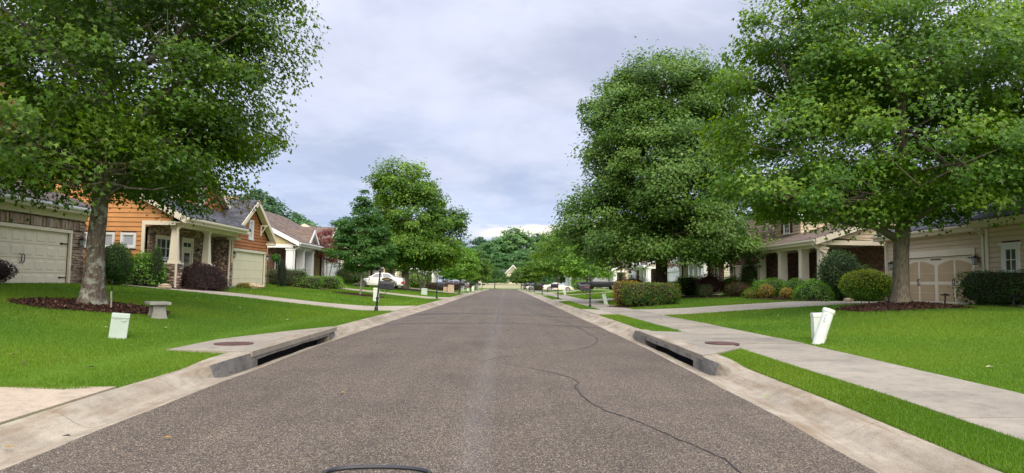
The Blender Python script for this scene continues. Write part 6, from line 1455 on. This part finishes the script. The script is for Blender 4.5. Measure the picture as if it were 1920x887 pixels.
utility_box('small pale green transformer box on the lawn by the mulch mound', -7.1, 60, .52, .45, .62, M_UTIL)
utility_box('taller tan utility box of the pair before the russet hedge', -6.55, 82.5, .75, .5, .95, mat('tan_paint', (.58, .45, .29), .6, .05))
utility_box('shorter tan utility box of the pair before the russet hedge', -7.25, 83.0, .55, .45, .62, mat('tan_paint', (.58, .45, .29), .6))
utility_box('grey white utility pedestal tilted on the lawn behind the red marked mailbox', 5.6 + .9, 43.5, .24, .2, .72, M_UTIL, 0, R(-14))
utility_box('short white post beside the white coupe drive', 7.0, 79, .22, .2, .55, M_PVC); utility_box('second short white post nearer the coupe', 7.6, 87, .3, .25, .6, M_PVC); utility_box('pale utility pedestal far along the left curb', -6.1, 98, .5, .4, .75, M_UTIL); utility_box('white marker post far along the left curb', -6.1, 112, .3, .25, 1.3, M_PVC)
utility_box('short white box on the far left verge', -5.6, 138, .6, .45, 1.0, M_PVC)

def hydrant():
    r = thing('fire_hydrant', 'white fire hydrant far along the left curb', 'hydrant', (-5.3, 112, gz(-5.3, 112)))
    mb = MB(); mb.lathe([(.16, -.05), (.16, .05), (.11, .06), (.11, .52), (.15, .54), (.15, .58), (.12, .62), (.09, .72), (.03, .76), (.03, .82)], 14); mb.build('barrel', M_WHITECOL, r)
    for s in (-1, 1): mb = MB(); mb.tube([(s * .09, 0, .42), (s * .22, 0, .42)], .06, 10); mb.build('nozzle', M_WHITECOL, r)
hydrant()

def bench():
    r = thing('stone_bench', 'small grey stone bench beside the mulch ring', 'bench', (-8.62, 17.0, gz(-8.6, 17.0) - .02), R(36))
    mb = MB(); mb.box(-.30, .30, -.52, .52, .40, .485); o = mb.build('seat', M_BENCH, r); bevel(o, .02, 2)
    r.scale = (.8, .8, .86)
    for s in (-1, 1):
        mb = MB(); P = [(-.235, 0), (-.20, .10), (-.175, .25), (-.18, .40), (.18, .40), (.175, .25), (.20, .10), (.235, 0)]
        mb.slab([(x, s * .34 - .05, z) for x, z in P], (0, .10, 0)); o = mb.build('leg', M_BENCH, r); bevel(o, .008, 1)
bench()

def stake():
    r = thing('garden_stake', 'thin weathered garden stake in front of the lichen trunk', 'garden stake', (-9.92, 17.25, gz(-9.92, 17.25)))
    mb = MB(); mb.tube([(.01, 0, -.05), (0, 0, .3), (-.01, 0, .5)], .022, 6); mb.build('stake', M_BARK_P, r)
    mb = MB(); mb.tube([(-.01, 0, .46), (-.015, 0, .68), (.01, 0, .80)], [.012, .010, .006], 6); mb.tube([(-.012, 0, .56), (.05, 0, .60), (.04, 0, .66)], .007, 5); mb.frustum(0.0, 0, .70, .76, .03, .006, .018, .004); mb.build('hook', M_BLACK, r)
stake()

def path_light(label, x, y, hgt):
    r = thing('path_light', label, 'path light', (x, y, gz(x, y))); mb = MB(); mb.tube([(0, 0, -.05), (.03, 0, hgt)], .028, 8); mb.build('post', M_BLACK, r); mb = MB(); mb.box(-.12, .17, -.05, .05, hgt, hgt + .05); mb.frustum(.03, 0, hgt + .05, hgt + .09, .10, .05, .03, .02); mb.build('lamp_head', M_BLACK, r)
path_light('black path light standing before the tan garage door', 16.4, 25.2, .40)
path_light('thin black path light before the long dark green hedge', 18.0, 23.9, .40)

def chair():
    r = thing('porch_chair', 'black metal chair on the stone porch before the window', 'chair', (-15.4, 30.45, 1.10), R(200))
    mb = MB(); mb.box(-.24, .24, -.22, .22, .42, .46); mb.build('seat', M_BLACK, r)
    mb = MB(); mb.tube([(-.24, .22, .44), (-.26, .30, .92), (0, .34, 1.0), (.26, .30, .92), (.24, .22, .44)], .018, 6)
    for k in range(5): mb.tube([(-.16 + .08 * k, .23, .45), (-.16 + .08 * k, .32, .97)], .009, 4)
    mb.build('backrest', M_BLACK, r)
    for sx in (-1, 1):
        for sy in (-1, 1): mb = MB(); mb.tube([(sx * .21, sy * .19, .43), (sx * .23, sy * .22, 0)], .017, 6); mb.build('leg', M_BLACK, r)
        mb = MB(); mb.tube([(sx * .24, .24, .66), (sx * .26, -.1, .68), (sx * .25, -.2, .64), (sx * .24, -.2, .44)], .014, 5); mb.build('armrest', M_BLACK, r)
chair()

def rocks():
    for i, (x, y, s, lb) in enumerate([(-14.0, 37.6, .26, 'largest tan boulder before the pale garage door'), (-14.0, 38.5, .2, 'middle tan boulder before the pale garage door'), (-14.1, 39.3, .16, 'smallest tan boulder before the pale garage door'), (-14.4, 28.9, .2, 'brown boulder at the foot of the porch conifer'), (16.0, 31.5, .17, 'tan rock in the mulch by the porch house mound')]):
        bm = bmesh.new(); bmesh.ops.create_icosphere(bm, subdivisions=3, radius=1); g = random.Random(i)
        for v in bm.verts: f = 1 + .16 * math.sin(v.co.x * 4 + i) * math.sin(v.co.y * 5 + 2 * i) + .08 * math.sin(v.co.z * 9 + i); v.co = Vector((v.co.x * s * 1.3 * f, v.co.y * s * 1.1 * f, v.co.z * s * .75 * f))
        me = bpy.data.meshes.new('boulder'); bm.to_mesh(me); bm.free(); o = link('boulder', me, mat('boulder_stone', (.50, .38, .24), .85, .25, 5, .5, 20), None, (x, y, gz(x, y) + s * .4)); tag(o, lb, 'boulder')
rocks()

def hose():
    r = thing('black_hose', 'black curved hose lying on the asphalt at the bottom edge of the view', 'hose', (-1.0, 5.55, float(road_top(-1.0, 5.55))))
    mb = MB(); P = [(-.42 * math.cos(math.pi * k / 24), .20 * math.sin(math.pi * k / 24) ** .8, .012) for k in range(25)]; P = [(-.46, -.35, .012)] + P + [(.47, -.35, .012)]; mb.tube(P, .022, 8); mb.build('hose', M_BLACK, r)
hose()

def hanging_basket():
    r = thing('hanging_basket', 'green hanging basket by the orange garage corner', 'plant', (-14.6, 43.3, 2.85)); g = np.random.default_rng(9); n = 400
    P = unit(g.normal(size=(n, 3))) * .24; V, F, t = leaves(g, P, P + .1, g.normal(size=(n, 3)), g.uniform(.07, .12, n), np.array([(.08, .2, .03)]) * g.uniform(.6, 1.4, (n, 1)), 'oval'); link('foliage', np_mesh('foliage', V, [F], t), M_LEAF, r)
    mb = MB(); mb.lathe([(.06, -.25), (.16, -.05), (.17, 0)], 10); mb.tube([(0, 0, 0), (0, 0, .5), (-.25, .0, .55)], .01, 4); mb.build('basket', M_BLACK, r)
hanging_basket()

def flag():
    r = thing('flag', 'faded striped flag with a blue corner hanging by the cream columned house', 'flag', (-14.9, 74.2, zl(74) + 1.2), R(-62))
    mb = MB(); mb.tube([(0, 0, 1.5), (-.9, 0, 1.75)], .02, 6); mb.build('pole', M_WHITE, r)
    for k in range(13):
        mb = MB(); c = k < 0
        a0, a1 = -.05 - .06 * k, -.05 - .06 * (k + 1); mb.slab([(a0, .03 * math.sin(k), 1.5), (a1, .03 * math.sin(k + 1), 1.52), (a1, .03 * math.sin(k + 1), .5 if k >= 7 or True else 1), (a0, .03 * math.sin(k), .5)], (0, .01, 0)); mb.build('stripe', mat('flag_stripe_red', (.42, .07, .08), .8) if k % 2 == 0 else M_WHITE, r)
    mb = MB(); mb.box(-.47, -.05, -.06, .06, 1.0, 1.53); mb.build('canton', mat('flag_blue', (.04, .06, .2), .8), r)
flag()

# ------------------------------------------------------------------ vehicles
M_CARGLASS = mat('car_glass', (.025, .03, .035), .05, spec=.9); M_TYRE = mat('tyre_rubber', (.018, .018, .02), .85, .2); M_RIM = mat('alloy_rim', (.5, .5, .52), .3, metal=.8)
M_TAILRED = mat('tail_lamp', (.45, .03, .02), .2); M_HEADL = mat('head_lamp', (.65, .67, .68), .12)
def vehicle(name, label, cat, x, y, rz, paint, L, W, H, sill, belt, hood, cabin, wheel_r, axles, bed=None, group='cars parked on the driveways'):
    """side outline in metres, nose at +x. hood: [(x,z)...] body line; cabin: four x positions (windscreen foot, roof front, roof rear, rear foot)"""
    r = thing(name, label, cat, (x, y, gz(x, y) + .02), rz, group)
    hw = W / 2; N = len(hood); mb = MB(); rows = []
    for px, pz in hood:
        t = abs(px) / (L / 2); w = hw * (1 - .13 * max(0, (t - .72) / .28) ** 2)
        rows.append([(px, -w * .94, sill), (px, -w, sill + .16), (px, -w, (sill + pz) / 2), (px, -w * .985, pz - .09), (px, -w * .90, pz), (px, 0, pz + .025), (px, w * .90, pz), (px, w * .985, pz - .09), (px, w, (sill + pz) / 2), (px, w, sill + .16), (px, w * .94, sill)])
    n = 11; mb.v = [p for q in rows for p in q]
    for j in range(N - 1):
        for i in range(n - 1): mb.f.append((j * n + i, j * n + i + 1, (j + 1) * n + i + 1, (j + 1) * n + i))
        mb.f.append((j * n + n - 1, j * n, (j + 1) * n, (j + 1) * n + n - 1))
    mb.f += [tuple(range(n)), tuple((N - 1) * n + i for i in range(n))]; mb.mi = [0] * len(mb.f); body = mb.build('body', paint, r)
    a, b, c, d = cabin; zt = H; zb_ = belt - .02; mb = MB(); bw, tw = hw * .93, hw * .72
    mb.hexa([(a, -bw, zb_), (d, -bw, zb_), (d, bw, zb_), (a, bw, zb_), (b, -tw, zt - .05), (c, -tw, zt - .05), (c, tw, zt - .05), (b, tw, zt - .05)]); mb.hexa([(b, -tw, zt - .05), (c, -tw, zt - .05), (c, tw, zt - .05), (b, tw, zt - .05), (b - .12, -tw * .86, zt), (c + .1, -tw * .86, zt), (c + .1, tw * .86, zt), (b - .12, tw * .86, zt)]); mb.build('cabin', paint, r)
    def lerp(p, q, t): return tuple(p[i] + (q[i] - p[i]) * t for i in range(3))
    for s in (-1, 1):
        A, B, C, D = (a, s * bw, zb_ + .04), (b, s * tw, zt - .05), (c, s * tw, zt - .05), (d, s * bw, zb_ + .04)
        m1, m2 = lerp(B, C, .52), lerp(A, D, .5)
        for q in ([lerp(A, D, .10), lerp(A, D, .485), lerp(B, C, .50), lerp(B, C, .06)], [lerp(A, D, .525), lerp(A, D, .88), lerp(B, C, .93), lerp(B, C, .54)]):
            q = [lerp(q[0], q[3], .06), lerp(q[1], q[2], .06), lerp(q[1], q[2], .90), lerp(q[0], q[3], .90)]
            mb = MB(); mb.slab([(p[0], p[1] + s * .004, p[2]) for p in q], (0, s * .012, .004)); mb.build('side_window', M_CARGLASS, r)
    for nm, x0, x1 in (('windscreen', a, b), ('rear_window', d, c)):
        sg = 1 if x0 > x1 else -1; q = [(x0, -bw * .88, zb_ + .05), (x0, bw * .88, zb_ + .05), (x1, tw * .9, zt - .08), (x1, -tw * .9, zt - .08)]; q = [(p[0] + (x0 - x1) * -.06 * (1 if k < 2 else -.6), p[1], p[2]) for k, p in enumerate(q)]
        mb = MB(); mb.slab([(p[0] + sg * .006, p[1], p[2]) for p in q], (sg * .012, 0, .01)); mb.build(nm, M_CARGLASS, r)
    for ax in axles:
        for s in (-1, 1):
            mb = MB(); mb.tube([(ax, s * (hw - .21), wheel_r), (ax, s * (hw + .012), wheel_r)], wheel_r, 24); w = mb.build('wheel', M_TYRE, r)
            mb = MB(); mb.tube([(ax, s * (hw + .008), wheel_r), (ax, s * (hw + .02), wheel_r)], wheel_r * .68, 20); mb.build('rim', M_RIM, w)
            mb = MB()
            for k in range(5): t = k * 2 * math.pi / 5 + .3; mb.tube([(ax + .12 * wheel_r * math.cos(t), s * (hw + .021), wheel_r + .12 * wheel_r * math.sin(t)), (ax + .58 * wheel_r * math.cos(t + .5), s * (hw + .021), wheel_r + .58 * wheel_r * math.sin(t + .5))], .025, 4)
            mb.build('spoke_gap', M_TYRE, w)
            mb = MB(); A = []
            for k in range(13): t = math.pi * k / 12; A.append((ax + (wheel_r + .075) * math.cos(t), s * (hw - .005), wheel_r + (wheel_r + .075) * math.sin(t)))
            mb.tube(A, .035, 5); mb.build('wheel_arch', M_TYRE, r)
    zf, zr2 = hood[-1][1], hood[0][1]
    for s in (-1, 1):
        xf, xr = hood[-1][0], hood[0][0]
        mb = MB(); mb.frustum(xf - .06, s * hw * .66, zf - .22, zf - .07, .13, .20, .09, .18); mb.build('headlight', M_HEADL, r)
        mb = MB(); mb.frustum(xr + .05, s * hw * .70, zr2 - .27, zr2 - .08, .12, .19, .10, .18); mb.build('tail_light', M_TAILRED, r)
        mb = MB(); mb.frustum(cabin[0] - .15, s * (hw + .06), belt - .0, belt + .13, .07, .08, .06, .07); mb.build('mirror', paint, r)
        mb = MB()
        for dx in (cabin[0] - .1, (cabin[1] + cabin[2]) / 2 - .02, cabin[3] + .45): mb.box(dx - .008, dx + .008, s * (hw - .01), s * (hw + .004), sill + .14, belt - .1)
        for dx in ((cabin[1] + cabin[2]) / 2 + .2, (cabin[1] + cabin[2]) / 2 - .78): mb.box(dx - .09, dx + .09, s * (hw - .01), s * (hw + .022), belt - .16, belt - .13)
        mb.build('door_seams', M_TYRE, r)
    mb = MB(); mb.box(-L / 2 + .06, L / 2 - .06, -hw * .9, hw * .9, sill - .05, sill + .03); mb.build('underbody', M_TYRE, r)
    mb = MB(); mb.box(hood[-1][0] - .02, hood[-1][0] + .03, -hw * .45, hw * .45, zf - .24, zf - .10); mb.box(hood[0][0] - .02, hood[0][0] + .02, -.26, .26, zr2 - .36, zr2 - .24); mb.build('grille', M_BLACK, r)
    if bed:
        x0, x1 = bed; mb = MB(); mb.box(x0, x1, -hw * .84, hw * .84, belt - .35, belt + .033); mb.build('cargo_bed', M_TYRE, r)
    return r
M_WHITECAR = mat('white_car_paint', (.78, .77, .74), .25, coat=.6); M_SILVER = mat('silver_car_paint', (.42, .44, .48), .28, metal=.5, coat=.6); M_BLACKCAR = mat('black_car_paint', (.014, .015, .02), .22, coat=.7); M_CREAMCAR = mat('ivory_car_paint', (.74, .68, .58), .25, coat=.6)
SEDAN = [(-2.35, .72), (-2.28, .98), (-1.6, 1.03), (-.8, 1.0), (.3, .98), (1.0, .94), (1.8, .84), (2.2, .72), (2.36, .55)]
# nose to the left (towards the house): rotate by 180 degrees
vehicle('parked_car', 'white sedan parked behind the slender young tree', 'car', -12.1, 65.6, R(180), M_WHITECAR, 4.5, 1.8, 1.45, .26, .98, SEDAN, (.95, .25, -.95, -1.75), .33, (-1.4, 1.42))
COUPE = [(-2.3, .75), (-2.2, .95), (-1.5, .98), (-.6, .95), (.4, .92), (1.1, .88), (1.8, .78), (2.2, .66), (2.32, .5)]
vehicle('parked_car', 'white sports coupe parked across the right sidewalk', 'car', 8.1, 104, R(2), M_CREAMCAR, 4.6, 1.84, 1.34, .24, .93, COUPE, (1.0, .1, -.75, -1.75), .34, (-1.36, 1.4))
vehicle('parked_car', 'silver car parked beyond the russet hedge', 'car', -8.0, 104, R(165), M_SILVER, 4.7, 1.84, 1.44, .26, .98, SEDAN, (.95, .2, -1.0, -1.8), .33, (-1.4, 1.42))
TRUCK = [(-2.9, .98), (-2.85, 1.18), (-1.1, 1.18), (-.9, 1.17), (.6, 1.16), (1.2, 1.16), (1.9, 1.14), (2.7, 1.08), (2.88, .9)]
vehicle('pickup_truck', 'black crew cab pickup truck on the right driveway', 'truck', 12.9, 92, R(180), M_BLACKCAR, 5.8, 1.98, 1.92, .48, 1.16, TRUCK, (1.35, .65, -.75, -1.0), .41, (-1.75, 1.85), bed=(-2.8, -1.12))
SUV = [(-2.3, .9), (-2.28, 1.08), (-1.2, 1.1), (-.2, 1.08), (.6, 1.06), (1.2, 1.04), (1.8, .98), (2.2, .86), (2.3, .66)]
vehicle('parked_car', 'black sport utility car on the far left driveway', 'car', -9.2, 129, R(175), M_BLACKCAR, 4.7, 1.9, 1.72, .34, 1.06, SUV, (1.0, .4, -1.7, -2.2), .37, (-1.4, 1.42))
vehicle('parked_car', 'small white hatchback far along the right curb', 'car', 6.9, 149, R(185), M_WHITECAR, 4.4, 1.8, 1.5, .28, 1.0, SEDAN, (.95, .25, -1.2, -2.0), .33, (-1.35, 1.4))
vehicle('parked_car', 'dark sport utility car last along the right curb', 'car', 5.9, 172, R(95), M_BLACKCAR, 4.7, 1.9, 1.74, .34, 1.06, SUV, (1.0, .4, -1.7, -2.2), .37, (-1.4, 1.42))
vehicle('parked_car', 'pale car parked before the far tan house on the left', 'car', -10.5, 150, R(180), M_SILVER, 4.6, 1.8, 1.45, .26, .98, SEDAN, (.95, .25, -.95, -1.75), .33, (-1.4, 1.42))
